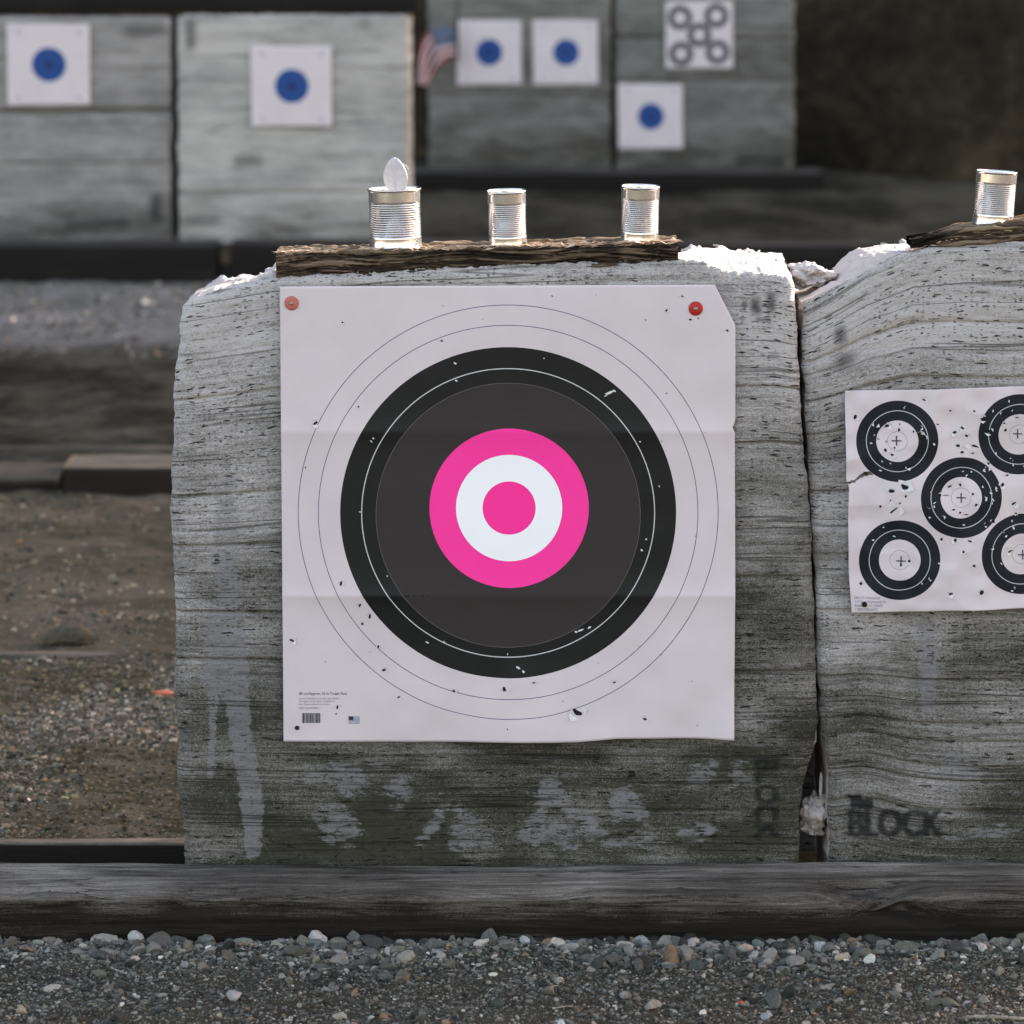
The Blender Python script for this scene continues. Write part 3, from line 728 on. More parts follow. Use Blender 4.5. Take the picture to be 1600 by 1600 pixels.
# bullseye sticker
nr, na = 40, 160
rr = np.linspace(0, 207, nr)[:, None]; aa = np.linspace(0, 2 * math.pi, na)[None, :]
uu, vv = 794 + rr * np.cos(aa), 805.5 + rr * np.sin(aa)
PD = surfA(uu, vv, 0.0)
PD[..., 1] = YP + dispA(796 + 0 * uu, 805 + 0 * vv) * .0 + np.minimum.reduce([dispA(uu, vv)]) - .0007
ocx, ocz = at(794, 805.5, YP)
patd = np.stack([rr * np.cos(aa) * PX, rr * np.sin(aa) * PX, 0 * uu], -1)
fd = grid_faces(nr, na, 0, True)
disc = mkobj('bullseye_sticker', PD.reshape(-1, 3), fd, M_DISC, (float(ocx), YP, float(ocz)), paperA, attrs={'pat': patd.reshape(-1, 3)})
# small print, barcode and flag mark
def print_text(parent, surf, s, u, v, size_px, mat, name='printed_text', bold=0):
    V, F = text_mesh(s, 1.0)
    pu = u + V[:, 0] * size_px; pv = v - V[:, 1] * size_px
    P = surf(pu, pv, .0007)
    x0, z0 = P[:, 0].mean(), P[:, 2].mean()
    return mkobj(name, P, F, mat, (float(x0), float(parent.location.y), float(z0)), parent, smooth=False)
def rects(parent, surf, rl, mat, name):
    V, F = [], []
    for i, (u0, v0, u1, v1) in enumerate(rl):
        V.append(surf(np.array([u0, u1, u1, u0]), np.array([v1, v1, v0, v0]), .0007)); F.append([4 * i, 4 * i + 1, 4 * i + 2, 4 * i + 3])
    V = np.concatenate(V)
    return mkobj(name, V, F, mat, tuple(float(q) for q in V.mean(0)), parent, smooth=False)
print_text(paperA, surfA, '80 cm/Approx. 32 in Target Face', 467, 1086, 5.6, M_INK)
for k, s in enumerate(('Arrow touching a scoring ring receives', 'the higher value. Shots outside the', 'last ring are scored as misses.')):
    print_text(paperA, surfA, s, 467, 1093 + 4.4 * k, 4.0, M_INKGREY)
print_text(paperA, surfA, 'PART #DCM-8032', 467, 1108, 4.0, M_INKGREY)
bars = []; q = 472.5; r2 = np.random.default_rng(3)
while q < 501:
    w = r2.choice([.6, .9, 1.6, 2.2]); bars.append((q, 1114.5, min(q + w, 502), 1130)); q += w + r2.choice([.6, .8, 1.3])
rects(paperA, surfA, bars, M_INK, 'barcode')
fl = rects(paperA, surfA, [(544.5, 1120 + 2 * i, 562, 1121.1 + 2 * i) for i in range(6)], M_INKGREY, 'flag_mark')
cn = rects(paperA, lambda u, v, o: surfA(u, v, .0011), [(544.5, 1119.8, 552, 1125.6)], M_INK, 'canton')
mw = fl.location.copy(); cn.parent = fl; cn.location = cn.location - mw

# ---- five spot sheet
YQ = -0.012
def dispB(u, v):
    d = (fbm(u / 90, v / 90, seed=45, o=3) - .5) * .028 + (np.abs(fbm(u / 55, v / 70, seed=46, o=2) - .5)) * .010 - .004 * np.exp(-np.abs((v - 690) + (u - 1450) * .25) / 30) - .004 * np.exp(-np.abs(v - 790) / 26) * (1 - sm(1400, 1460, u))
    d = d - .005 * np.exp(-((u - 1350) / 26) ** 2 - ((v - 770) / 22) ** 2) - .004 * np.exp(-((v - 955) / 16) ** 2) * sm(1400, 1460, u)
    return d + .004
def surfB(u, v, off=0.0):
    u = np.asarray(u, float); v = np.asarray(v, float)
    x, z = at(u, v, YQ); return np.stack([x, YQ + dispB(u, v) - off, z], -1)
hB = [(1337, 653, 6, 8, .4, 'h'), (1444, 625, 7, 3, .4, 'h'), (1485, 642, 4, 3, 0, 'h'), (1523, 643, 6, 3, .3, 'h'), (1465, 663, 5, 2.5, .2, 'h'), (1492, 676, 9, 5, -.3, 'h'), (1504, 669, 7, 4, .6, 'h'), (1511, 682, 6, 4, .8, 'h'),
      (1497, 697, 7, 5, 0, 'h'), (1504, 707, 6, 5, -.3, 'h'), (1524, 698, 14, 4, .25, 'h'), (1521, 709, 6, 3, .1, 'h'), (1386, 666, 9, 5, -.6, 'h'), (1405, 672, 5, 6, 0, 'h'), (1406, 663, 3, 3, 0, 'd'), (1427, 674, 3, 4, 0, 'h'),
      (1369, 683, 5, 5, 0, 'h'), (1385, 691, 3, 3, 0, 'd'), (1384, 704, 5, 6, .5, 'h'), (1394, 711, 7, 4, .2, 'h'), (1398, 700, 4, 4, 0, 'h'), (1440, 684, 14, 12, .6, 'h'), (1437, 678, 6, 8, 0, 'h'), (1373, 687, 8, 1.5, .1, 'd'),
      (1393, 767, 9, 6, 0, 'h'), (1413, 760, 14, 9, .6, 'f'), (1392, 783, 4, 5, 0, 'h'), (1376, 792, 5, 5, 0, 'h'), (1396, 798, 18, 3, -.7, 'h'), (1415, 775, 4, 5, .7, 'h'), (1406, 786, 6, 2.5, -.6, 'h'),
      (1484, 761, 7, 3, -.3, 'h'), (1501, 758, 5, 6, 0, 'h'), (1469, 774, 6, 5, -.2, 'h'), (1478, 774, 12, 1.4, 0, 'd'), (1520, 772, 4, 6, .3, 'h'), (1525, 789, 6, 5, -.4, 'h'), (1490, 796, 6, 3, -.2, 'h'), (1500, 801, 4, 4, 0, 'h'), (1510, 804, 10, 2, .2, 'd'), (1540, 760, 5, 7, .3, 'h'),
      (1567, 758, 5, 9, .3, 'h'), (1584, 788, 10, 4, -.6, 'h'), (1588, 803, 6, 3, .3, 'h'), (1575, 744, 6, 3, 0, 'h'), (1408, 883, 5, 6, 0, 'h'), (1421, 877, 6, 6, 0, 'h'), (1380, 822, 6, 4, .3, 'h'), (1346, 913, 5, 6, .3, 'h'),
      (1471, 843, 4, 6, .2, 'h'), (1493, 844, 5, 8, 0, 'h'), (1515, 845, 9, 3, .3, 'h'), (1505, 862, 5, 5, .6, 'h'), (1522, 884, 6, 5, .5, 'h'), (1485, 928, 8, 4, -.3, 'h'), (1533, 925, 7, 8, .7, 'h'), (1579, 862, 9, 3, -.5, 'h'),
      (1572, 673, 5, 5, 0, 'h'), (1590, 653, 8, 2, 0, 'h'), (1570, 662, 5, 3, 0, 'h'), (1536, 655, 10, 5, .2, 'h'), (1546, 675, 10, 7, .2, 'h'), (1545, 725, 6, 4, .6, 'h'), (1552, 815, 7, 5, .4, 'h'), (1540, 820, 5, 4, .4, 'h')]
wB = []
for cx_, cy_, k in ((1401, 689, 9), (1502, 778, 22), (1591, 679, 14), (1408, 877, 5), (1599, 868, 9)):
    for _ in range(k):
        a_ = rs.uniform(0, 6.28); r_ = rs.uniform(35, 60)
        kind = 'w' if rs.random() < .62 else 'h'
        (wB if kind == 'w' else hB).append((cx_ + r_ * math.cos(a_), cy_ + r_ * math.sin(a_), rs.uniform(2.5, 7), rs.uniform(1.5, 3.5), rs.uniform(0, 3), kind))
def cross(cx, cy, k=7.5, w=.9):
    V = [surfB(np.array([cx - k, cx + k, cx + k, cx - k]), np.array([cy + w, cy + w, cy - w, cy - w]), .0007), surfB(np.array([cx - w, cx + w, cx + w, cx - w]), np.array([cy + k, cy + k, cy - k, cy - k]), .0008)]
    return V, [[0, 1, 2, 3], [4, 5, 6, 7]], [3, 3]
tearp = [(1318, 755), (1335, 751), (1343, 743), (1352, 738), (1358, 737), (1366, 742), (1359, 744), (1353, 745), (1344, 748), (1337, 754), (1318, 760)]
topB = I([1320, 1400, 1500, 1600, 1690], [612, 610, 608, 604, 601]); botB = I([1325, 1331, 1500, 1690], [959, 959, 954, 948])
lefB = I([605, 752, 762, 800, 900, 960], [1321, 1323, 1327, 1325.5, 1327, 1331.5]); rigB = I([600, 960], [1683, 1688])
paperB = sheet('target_sheet', YQ, (topB, botB, lefB, rigB), 190, 190, dispB, [M_PAPER_FIVE, M_HOLE, M_TORNPAPER, M_INK], (1502, 778), 1.0,
               [blots(hB, surfB, rs), blots(wB, surfB, rs)] + [cross(1502 + a, 778 + b) for a, b in FIVE], cut=lambda u, v: in_poly(u, v, tearp) > .5)
tag(paperB, 'crumpled white sheet of five black rings riddled with arrow holes, torn at its left edge', 'paper target', 'paper targets')
for k, s in enumerate(('DELTA Industries', '117 East Kenwood St.', 'Reinbeck, IA 50669', '1-800-708-0673')):
    print_text(paperB, surfB, s, 1335 + k * .25, 936.5 + 6.1 * k, 5.6, M_INKGREY)

# ---- blurred sheets on the far blocks
def far_sheet(u0, v0, u1, v1, Y, kind, label, seed):
    Yp = Y - .016
    dd = lambda u, v: (fbm(u / 60, v / 60, seed=seed, o=2) - .5) * .008
    sf = lambda u, v, o_=0.0: np.stack([*[at(u, v, Yp)[0]], Yp + dd(np.asarray(u, float), np.asarray(v, float)) - o_, at(u, v, Yp)[1]], -1)
    cu, cv = (u0 + u1) / 2, (v0 + v1) / 2
    if kind == 'blue':
        rsd = np.random.default_rng(seed); sc = (u1 - u0) / 130
        ex = []
        for a, b in ((.14, .10), (.86, .10), (.14, .90), (.86, .90)):
            uu, vv = u0 + a * (u1 - u0), v0 + b * (v1 - v0)
            ex += [(uu, vv, 8 * sc, 3.5 * sc, rsd.uniform(-.4, .4), 'd'), (uu + 4 * sc, vv + 4 * sc, 4 * sc, 3 * sc, 0, 'd')]
        o = sheet('target_sheet', Yp, (I([u0, u1], [v0, v0 + 1]), I([u0, u1], [v1, v1 - 1]), I([v0, v1], [u0, u0 + 2]), I([v0, v1], [u1 - 1, u1])), 40, 40, dd, [M_PAPER_BLUE, M_INKGREY, M_TORNPAPER], (cu + 1, cv), 1.0, [blots(ex, sf, rsd)])
    else:
        s_ = (355 * PX) / ((u1 - u0) / FPX * (Yp + DIST))
        o = sheet('target_sheet', Yp, (I([u0, u1], [v0, v0]), I([u0, u1], [v1, v1]), I([v0, v1], [u0, u0]), I([v0, v1], [u1, u1])), 40, 40, dd, [M_PAPER_FIVE, M_HOLE, M_TORNPAPER], (cu, cv), s_)
    return tag(o, label, 'paper target', 'paper targets')
far_sheet(10, 37, 141, 165, YL, 'blue', 'blue spot paper sheet on the grooved foam block at far left', 301)
far_sheet(391, 71, 519, 198, YL, 'blue', 'blue spot paper sheet alone on the palest far foam block', 302)
far_sheet(712, 31, 815, 133, YR, 'blue', 'blue spot paper sheet right beside the hanging flag', 303)
far_sheet(832, 31, 935, 133, YR, 'blue', 'blue spot paper sheet, the one of the side by side two away from the flag', 304)
far_sheet(965, 131, 1067, 233, YR, 'blue', 'blue spot paper sheet below the small blurred five ring sheet', 305)
far_sheet(1040, 2, 1145, 107, YR, 'five', 'small blurred sheet of five dark rings at the top of a dark far block', 306)

# ------------------------------------------------------------------ pins
def lathe(profile, n=32):
    prof = np.asarray(profile, float); a = np.linspace(0, 2 * math.pi, n, endpoint=False)
    V = np.stack([prof[:, 0:1] * np.cos(a)[None], prof[:, 0:1] * np.sin(a)[None], np.repeat(prof[:, 1:2], n, 1)], -1).reshape(-1, 3)
    F = []
    for i in range(len(prof) - 1):
        for j in range(n): F.append([i * n + j, i * n + (j + 1) % n, (i + 1) * n + (j + 1) % n, (i + 1) * n + j])
    return V, F
def to_front(V, c):   # lathe axis z -> -y
    return np.stack([V[:, 0], -V[:, 2], V[:, 1]], -1) + c
def pin(u, v, surf, mat, label, off=.0008):
    c = surf(np.array([u]), np.array([v]), off)[0]
    e = empty('paper_pin', tuple(c)); tag(e, label, 'pin')
    V, F = lathe([(.0001, .0032), (.004, .0034), (.009, .0030), (.0125, .0018), (.0136, .0), (.0, .0)], 40)
    mkobj('washer', to_front(V, c), F, mat, tuple(c), e)
    V, F = lathe([(.0001, .0062), (.0022, .0060), (.0036, .0050), (.0042, .0034)], 20)
    mkobj('nail', to_front(V, c), F, M_NAIL, tuple(c), e)
    return e
pin(455.5, 474, surfA, M_WASHER_FADED, 'faded pinkish washer pin at the upper left corner of the big sheet')
pin(1087, 482, surfA, M_WASHER_RED, 'bright red washer pin near the clipped corner of the big sheet')
def nail(u, v, surf, r, label):
    c = surf(np.array([u]), np.array([v]), .0006)[0]
    V, F = lathe([(.0001, .0030), (r * .6, .0028), (r, .0016), (r, 0)], 20)
    o = mkobj('nail', to_front(V, c), F, M_HOLE, tuple(c)); return tag(o, label, 'nail')
nail(464, 1137.5, surfA, .0042, 'small dark nail head below the barcode on the big sheet')
nail(1351, 945, surfB, .0052, 'small dark nail head through the address print on the five ring sheet')

# ------------------------------------------------------------------ timbers, planks, bark slabs
def section(y0, y1, z0, z1, r, step):
    """rounded rectangle, points with outward normals, counter-clockwise seen from +x"""
    pts = []
    cs = [(y0 + r, z1 - r, 180, 90), (y1 - r, z1 - r, 90, 0), (y1 - r, z0 + r, 0, -90), (y0 + r, z0 + r, -90, -180)]
    dense = []
    for cy, cz, a0, a1 in cs:
        for a in np.linspace(a0, a1, 5): dense.append((cy + r * math.cos(R(a)), cz + r * math.sin(R(a)), math.cos(R(a)), math.sin(R(a))))
    for i in range(len(dense)):
        p, q = dense[i], dense[(i + 1) % len(dense)]
        L = math.hypot(q[0] - p[0], q[1] - p[1]); m = max(1, int(L / step))
        for k in range(m):
            f = k / m; pts.append([p[j] * (1 - f) + q[j] * f for j in range(4)])
    return np.array(pts)
def beam(name, x0, x1, dx, sec, mat, disp, label=None, cat=None, slope=0.0, origin=None, attrf=None, group=None, yslope=0.0, parent=None):
    xs = np.linspace(x0, x1, max(2, int((x1 - x0) / dx) + 1)); n, m = len(xs), len(sec)
    X = np.repeat(xs[:, None], m, 1); Yc, Zc, NY, NZ = [np.repeat(sec[None, :, k], n, 0) for k in range(4)]
    d = disp(X, Yc, Zc)
    P = np.stack([X, Yc + NY * d + yslope * (X - x0), Zc + NZ * d + slope * (X - x0)], -1)
    i = np.arange(n - 1)[:, None] * m; j = np.arange(m)[None, :]; j2 = (j + 1) % m
    F = np.stack([i + j, i + m + j, i + m + j2, i + j2], -1).reshape(-1, 4)[:, ::-1].tolist()
    V = P.reshape(-1, 3); cap0 = P[0].mean(0) ; cap1 = P[-1].mean(0)
    V = np.concatenate([V, [cap0], [cap1]]); a, b = n * m, n * m + 1; q = (n - 1) * m
    for k in range(m):
        F.append([a, (k + 1) % m, k][::-1]); F.append([b, q + k, q + (k + 1) % m][::-1])
    at_ = {'damp_dark': np.zeros(len(V)), 'relief': np.append(np.clip(d / .012 + .5, 0, 1).ravel(), [0, 0])}
    if attrf is not None: at_['damp_dark'] = np.append(attrf(X, Yc, Zc).ravel(), [0.5, 0.5])  # per-beam mask that darkens the wood tone
    og = origin or (float((x0 + x1) / 2), float(sec[:, 0].mean()), float(sec[:, 1].min()))
    o = mkobj(name, V, F, mat, og, parent, attrs=at_)
    if label: tag(o, label, cat, group)
    return o

YT0, YT1, ZT = -0.235, -0.006, 0.128
def disp_timber(x, y, z):
    d = (fbm(x * 1.2, y * 8, z * 8, seed=81, o=3) - .5) * .020 + (vn(x * 2.5, y * 60 + 1.5 * vn(x * 2, seed=79), z * 60, seed=82) - .5) * .009 + (fbm(x * 8, y * 150, z * 150, seed=83, o=2) - .5) * .006
    edge = np.exp(-((y - YT0) / .05) ** 2 - ((z - ZT) / .035) ** 2)
    d = d - edge * .016 * sm(.45, .62, fbm(x * 2.3, 1, seed=84))
    xs_, zs_ = at(1395, 1400, YT0)
    sc = np.exp(-(((x - xs_) - (z - .10) * -1.2) / .085) ** 2 - ((z - .105 + .28 * (x - xs_)) / .022) ** 2) * (y < -.15)
    d = d - sc * .026 - .02 * np.exp(-((x - xs_ + .02) / .06) ** 2) * np.exp(-((y - YT0 - .02) / .05) ** 2) * (z > .08)
    return d
def damp_timber(x, y, z):
    return np.clip(sm(.135, .065, z + (fbm(x * 3, z * 10, seed=85) - .5) * .06) * sm(YT0 + .06, YT0 + .02, y), 0, 1) * .66 + .26 * sm(.50, .72, fbm(x * 2.0, y * 5, seed=86))
beam('timber', -1.6, 1.6, .005, section(YT0, YT1, -.06, ZT, .018, .0035), M_TIMBER, disp_timber, 'long weathered grey sleeper lying on the gravel in front of the foam blocks', 'timber', attrf=damp_timber, group='timbers laid across the range')

def dsp(seed, a=.010, fx=2.0, fy=12):
    return lambda x, y, z: (fbm(x * fx, y * fy, z * fy, seed=seed, o=4) - .5) * a
damp_low = lambda zt, zb: (lambda x, y, z: sm(zt, zb, z + (fbm(x * 2, z * 6, seed=88) - .5) * .03))
# board just behind the sleeper, left of the block
ge = 'timbers laid across the range'
beam('plank', -2.6, float(at(700, 1330, .45)[0]), .012, section(.44, .475, -.03, .052, .004, .008), M_PLANK, dsp(101, .006), 'narrow reddish edge board on the ground just behind the front sleeper', 'plank', attrf=lambda x, y, z: 1.7 * (y < .452) * (z < .046))  # front face darker below its top edge
xs = at(270, 1025, 2.35)
beam('plank', -3.2, 3.4, .02, section(2.33, 2.37, -.02, .052, .006, .01), M_PLANK, dsp(102, .008), 'thin pale board edge crossing the ground by the half buried stone', 'plank', attrf=lambda x, y, z: .6 * (z < .03))  # darker along the lower part
xj = float(at(97, 740, 4.93)[0])
beam('timber', xj, 4.5, .03, section(4.93, 5.24, -.02, .125, .010, .02), M_PLANK, dsp(103, .012), 'flat tan timber with a dark front face in the middle ground', 'timber', attrf=lambda x, y, z: 1.6 * (y < 4.945), group=ge)  # whole front face set darker than the top
beam('timber', -4.5, xj - .02, .03, section(5.02, 5.34, -.02, .085, .010, .02), M_PLANK, dsp(104, .012), 'flat grey brown timber end at the far left of the middle ground', 'timber', attrf=lambda x, y, z: .55 * (y < 5.03) * (z < .06) + .2, group=ge)  # darker low on the front face
beam('plank', -4.5, 4.5, .04, section(5.66, 5.72, -.02, .085, .010, .02), M_PLANK, dsp(105, .012), 'thin board edge lying behind the tan timbers in the middle ground', 'plank', attrf=lambda x, y, z: .35 + 0 * x)
# timbers under the far blocks
x1 = float(at(338, 410, 11.45)[0])
beam('timber', -6, x1, .05, section(11.42, 11.75, -.02, zY(384, 11.45), .02, .03), M_TIMBER_DARK, dsp(106, .02), 'dark timber under the grooved far foam block at the left', 'timber', attrf=lambda x, y, z: .8 * (y < 11.45), group=ge)  # front faces of these far timbers take a darker tone
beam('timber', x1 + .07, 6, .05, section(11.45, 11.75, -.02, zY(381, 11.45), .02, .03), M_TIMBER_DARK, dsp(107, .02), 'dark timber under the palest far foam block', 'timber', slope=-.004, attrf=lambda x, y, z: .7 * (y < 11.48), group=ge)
x2 = float(at(1285, 285, 17.0)[0])
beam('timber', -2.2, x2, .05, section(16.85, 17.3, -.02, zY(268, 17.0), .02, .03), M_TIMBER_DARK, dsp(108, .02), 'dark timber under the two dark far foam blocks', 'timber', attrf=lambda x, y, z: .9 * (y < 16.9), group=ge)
# board along the top of the far left blocks
beam('plank', -5, float(at(655, 8, 12.1)[0]), .05, section(12.02, 12.36, zY(17, 12.02), zY(-22, 12.02), .01, .03), M_TIMBER_DARK, dsp(109, .015), 'dark brown board along the top of the two left far foam blocks', 'plank', attrf=lambda x, y, z: .75 + 0 * x)

# ---- bark slabs on top of the front blocks
def bark_slab(u0, vtop0, vbot0, u1, vtop1, vbot1, Yf, dep, seed, label, point=0):
    xa, za = [float(q) for q in at(u0, vtop0, Yf)]; _, zab = [float(q) for q in at(u0, vbot0, Yf)]
    xb, zb_ = [float(q) for q in at(u1, vtop1, Yf)]; _, zbb = [float(q) for q in at(u1, vbot1, Yf)]
    h = ((za - zab) + (zb_ - zbb)) / 2; slope = (zb_ - za) / (xb - xa)
    sec = section(Yf, Yf + dep, zab, zab + h, .005, .0018)
    def disp(x, y, z):
        lx = x + .03 * (vn(x * 12, z * 40, seed=seed + 3) - .5)
        zz = z + .004 * np.sin(x * 23 + seed) + .005 * (vn(x * 9, seed=seed + 5) - .5); a = fbm(lx * 9, y * 90, zz * 190, seed=seed, o=4); b = vn(lx * 26, y * 300, zz * 420, seed=seed + 1)
        d = -.009 * (1 - np.clip(np.abs(a - .5) * 6, 0, 1)) + .004 + (b - .5) * .004 + (fbm(x * 3, y * 4, z * 4, seed=seed + 2) - .5) * .008
        if point: d = d - sm(xa + .10, xa, x) * h * .42 * ((z > zab + h * .5) | (y > 0)) 
        return d
    o = beam('bark_slab', xa, xb, .0022, sec, M_BARK, disp, label, 'bark board', slope=slope, group='bark boards on the foam blocks')
    # shredded fibre standing along the top
    fr = np.random.default_rng(seed + 9); V, F = [], []; b = 0
    n = int(330 * (xb - xa) / .77)
    for _ in range(n):
        x = fr.uniform(xa + .005, xb - .005); y = Yf + abs(fr.normal(.0, .018)) + .001; z = za + slope * (x - xa) + fr.uniform(-.003, .002)
        if point: z -= float(sm(xa + .10, xa, x)) * h * .5
        L = fr.uniform(.008, .045); w = fr.uniform(.001, .0038); a = fr.normal(0, .22); up = fr.normal(.06, .16); t = fr.uniform(.0006, .002)
        dv = np.array([math.cos(a), math.sin(a), up]); sd = np.array([-math.sin(a), math.cos(a), fr.normal(0, .4)])
        c = np.array([x, y, z]); mid = c + np.array([0, 0, fr.uniform(0, .004)])
        P = np.stack([c - dv * L / 2, mid - sd * w, mid + np.array([0, 0, t]), mid + sd * w, c + dv * L / 2 + np.array([0, 0, fr.uniform(-.002, .003)]), mid - np.array([0, 0, t])])
        V.append(P); F += [[b, b + 1, b + 2], [b, b + 2, b + 3], [b + 4, b + 2, b + 1], [b + 4, b + 3, b + 2], [b, b + 5, b + 1], [b, b + 3, b + 5], [b + 4, b + 1, b + 5], [b + 4, b + 5, b + 3]]; b += 6
    V = np.concatenate(V)
    f = mkobj('bark_fibre', V, F, M_FIBRE, tuple(o.location), o, smooth=False)
    return o, (xa, za, slope)
slabA, LA = bark_slab(431, 397, 432, 1060, 379, 413, .006, .13, 120, 'long shaggy bark board carrying three cans on the left front block')
slabB, LB = bark_slab(1424, 382, 393, 1760, 338, 372, .020, .10, 130, 'shaggy bark board with a pointed end under one can on the right block', point=1)

# ------------------------------------------------------------------ tin cans
def can_profile(r, h, ribs):
    p = [(.0005, .0015), (r * .93, .0015), (r * .96, 0), (r * 1.005, .0005), (r * 1.012, .0020), (r * 1.0, .0035), (r * .985, .005)]
    z0, z1 = h * .20, h * .78
    p += [(r * .985, z0 - .003)]
    for k in range(ribs * 6 + 1):
        z = z0 + (z1 - z0) * k / (ribs * 6); p.append((r * .985 - .00075 * (1 - math.cos(2 * math.pi * k / 6)), z))
    p += [(r * .985, z1 + .002), (r * .985, h - .005)]
    return p
def tin_can(u0, u1, vt, vb, Yc, tilt, label, seed, ribs=14, spin=0.0):
    r = (u1 - u0) / 2 / FPX * (Yc + DIST) * .995; uc = (u0 + u1) / 2
    _, ztop = at(uc, vt, Yc); xc, zbot = at(uc, vb, Yc)
    h = float(ztop - zbot); e = empty('tin_can', (float(xc), Yc, float(zbot)))
    tag(e, label, 'can', 'tin cans on the bark boards')
    V, F = lathe(can_profile(r, h, ribs), 72)
    an = np.arctan2(V[:, 1], V[:, 0]); dn = 1 + (fbm(np.cos(an) * 1.6 + 7, np.sin(an) * 1.6, V[:, 2] * 22, seed=seed, o=2) - .5) * .06
    V[:, 0] *= dn; V[:, 1] *= dn
    # inner wall so that the can is a shell
    Vi, Fi = lathe([(r * .962, h - .004), (r * .955, .004), (.0005, .004)], 72)
    F = F + [[q + len(V) for q in f] for f in Fi]; V = np.concatenate([V, Vi])
    b = mkobj('can_body', V, F, M_TIN); b.parent = e
    Vr, Fr = lathe([(r * .96, h - .006), (r * .985, h - .0055), (r * 1.005, h - .004), (r * 1.018, h - .002), (r * 1.010, h), (r * .985, h), (r * .965, h - .0015), (r * .955, h - .005)], 72)
    rm = mkobj('rim', Vr, Fr, M_TIN); rm.parent = e
    ws = np.array([[math.cos(R(-62)) * r * q, math.sin(R(-62)) * r * q, z] for z in (.006, h - .006) for q in (.985, 1.002)])
    e.rotation_euler = (0, R(tilt), spin)
    return e, r, h
YC = .062
c1, r1, h1 = tin_can(577, 660, 294, 388, YC, -1.2, 'widest tin can, its cut lid standing up at the back', 141, 15)
tin_can(763, 824, 297, 386, YC, -2.2, 'plain narrow tin can in the middle of the long bark board', 142, 17, .8)
tin_can(969, 1029, 290, 379, YC, -1.8, 'narrow tin can at the end of the long bark board nearest the white torn foam', 143, 17, 2.1)
tin_can(1519, 1583, 267, 352, YC + .012, -3.4, 'lone tin can on the pointed bark board of the right block', 144, 16, 3.4)
# bent up lid of the widest can
rl = r1 * .86; n = 48; V, F = [], []
th = R(14)
for k in range(9):
    for j in range(n):
        a = 2 * math.pi * j / n; q = rl * k / 8
        px, pz = q * math.cos(a), q * math.sin(a) + rl
        ring = .0003 * math.cos(k * 2.2)
        bend = .16 * (pz / (2 * rl)) ** 2 * rl
        wob = (vn(px * 120 + 9, pz * 120, seed=33) - .5) * .0030 + .003 * (px * .8 + pz * .5 > rl * 1.05) * (px * .8 + pz * .5 - rl * 1.05) / rl * 2; V.append((px * .60 * (1 - .34 * (pz / (2 * rl)) ** 1.5) + .004 - .004 * pz / (2 * rl), r1 * .25 + math.sin(th) * pz * .8 + ring + bend + abs(px) * -.10 + float(wob), h1 - .010 + pz * .76))
for k in range(8):
    for j in range(n): F.append([k * n + j, k * n + (j + 1) % n, (k + 1) * n + (j + 1) % n, (k + 1) * n + j])
lid = mkobj('lid', V, F, M_LID); lid.parent = c1
md = lid.modifiers.new('s', 'SOLIDIFY'); md.thickness = .0006
tabp = [(.010, .012, h1 + .041), (.017, .006, h1 + .045), (.024, .000, h1 + .041), (.028, -.002, h1 + .035)]
V, F = [], []
for k, (a, b, c) in enumerate(tabp):
    for s in (-1, 1):
        for t_ in (-1, 1): V.append((a, b + .0035 * s, c + .0008 * t_))
for k in range(3):
    q = 4 * k
    F += [[q, q + 1, q + 5, q + 4], [q + 2, q + 6, q + 7, q + 3], [q, q + 4, q + 6, q + 2], [q + 1, q + 3, q + 7, q + 5]]
F += [[0, 2, 3, 1], [12, 13, 15, 14]]
tb = mkobj('pull_tab', V, F, M_LID); tb.parent = lid

# ------------------------------------------------------------------ torn foam stuck in the gap
def lump(name, c, size, seed, mat, stretch=(1, 1, 1), amp=.5, sub=4, col=None, parent=None, flatten=0, rough=0):
    import bmesh
    bm = bmesh.new(); bmesh.ops.create_icosphere(bm, subdivisions=sub, radius=1.0)
    V = np.array([v.co[:] for v in bm.verts]); F = [[v.index for v in f.verts] for f in bm.faces]; bm.free()
    d = 1 + (fbm(V[:, 0] * 1.3 + seed, V[:, 1] * 1.3, V[:, 2] * 1.3, seed=seed, o=4) - .5) * amp * 2
    if rough: d = d + (fbm(V[:, 0] * 5, V[:, 1] * 5, V[:, 2] * 5, seed=seed + 3, o=4) - .5) * rough
    V = V * d[:, None] * np.array(stretch) * size
    # a few flat broken facets
    fr = np.random.default_rng(seed)
    for _ in range(flatten):
        nrm = fr.normal(size=3); nrm /= np.linalg.norm(nrm); lim = size * min(stretch) * fr.uniform(.55, .85)
        pr = V @ nrm; V = V - np.maximum(pr - lim, 0)[:, None] * nrm * .9
    at_ = {'col': np.tile(np.array(col if col else (.3, .3, .3)), (len(V), 1)), 'layer': V[:, 2], 'stain': np.zeros((len(V), 3))}
    return mkobj(name, V + np.array(c), F, mat, tuple(float(q) for q in c), parent, attrs=at_)
x_, z_ = at(1273, 1270, .07)
tag(lump('foam_scrap', (float(x_), .075, float(z_)), .027, 151, M_TORN, (.80, 1.0, 1.3), 1.0, 5, rough=.28), 'pale crumbled foam lump wedged low in the gap between the two front blocks', 'foam scrap', 'foam scraps in the gap')
x_, z_ = at(1268, 1292, .09)
tag(lump('foam_scrap', (float(x_), .09, float(z_)), .017, 155, M_TORN, (1.2, 1.0, .8), .9, 5, rough=.3), 'dirty pale foam crumb lying under the wedged lump at the foot of the gap', 'foam scrap', 'foam scraps in the gap')
x_, z_ = at(1271, 1138, .03)
tag(lump('foam_scrap', (float(x_), .045, float(z_)), .011, 152, M_TORN, (.7, 1.2, 2.4), .8, 5, rough=.8), 'small pale foam sliver halfway up in the gap between the two front blocks', 'foam scrap', 'foam scraps in the gap')
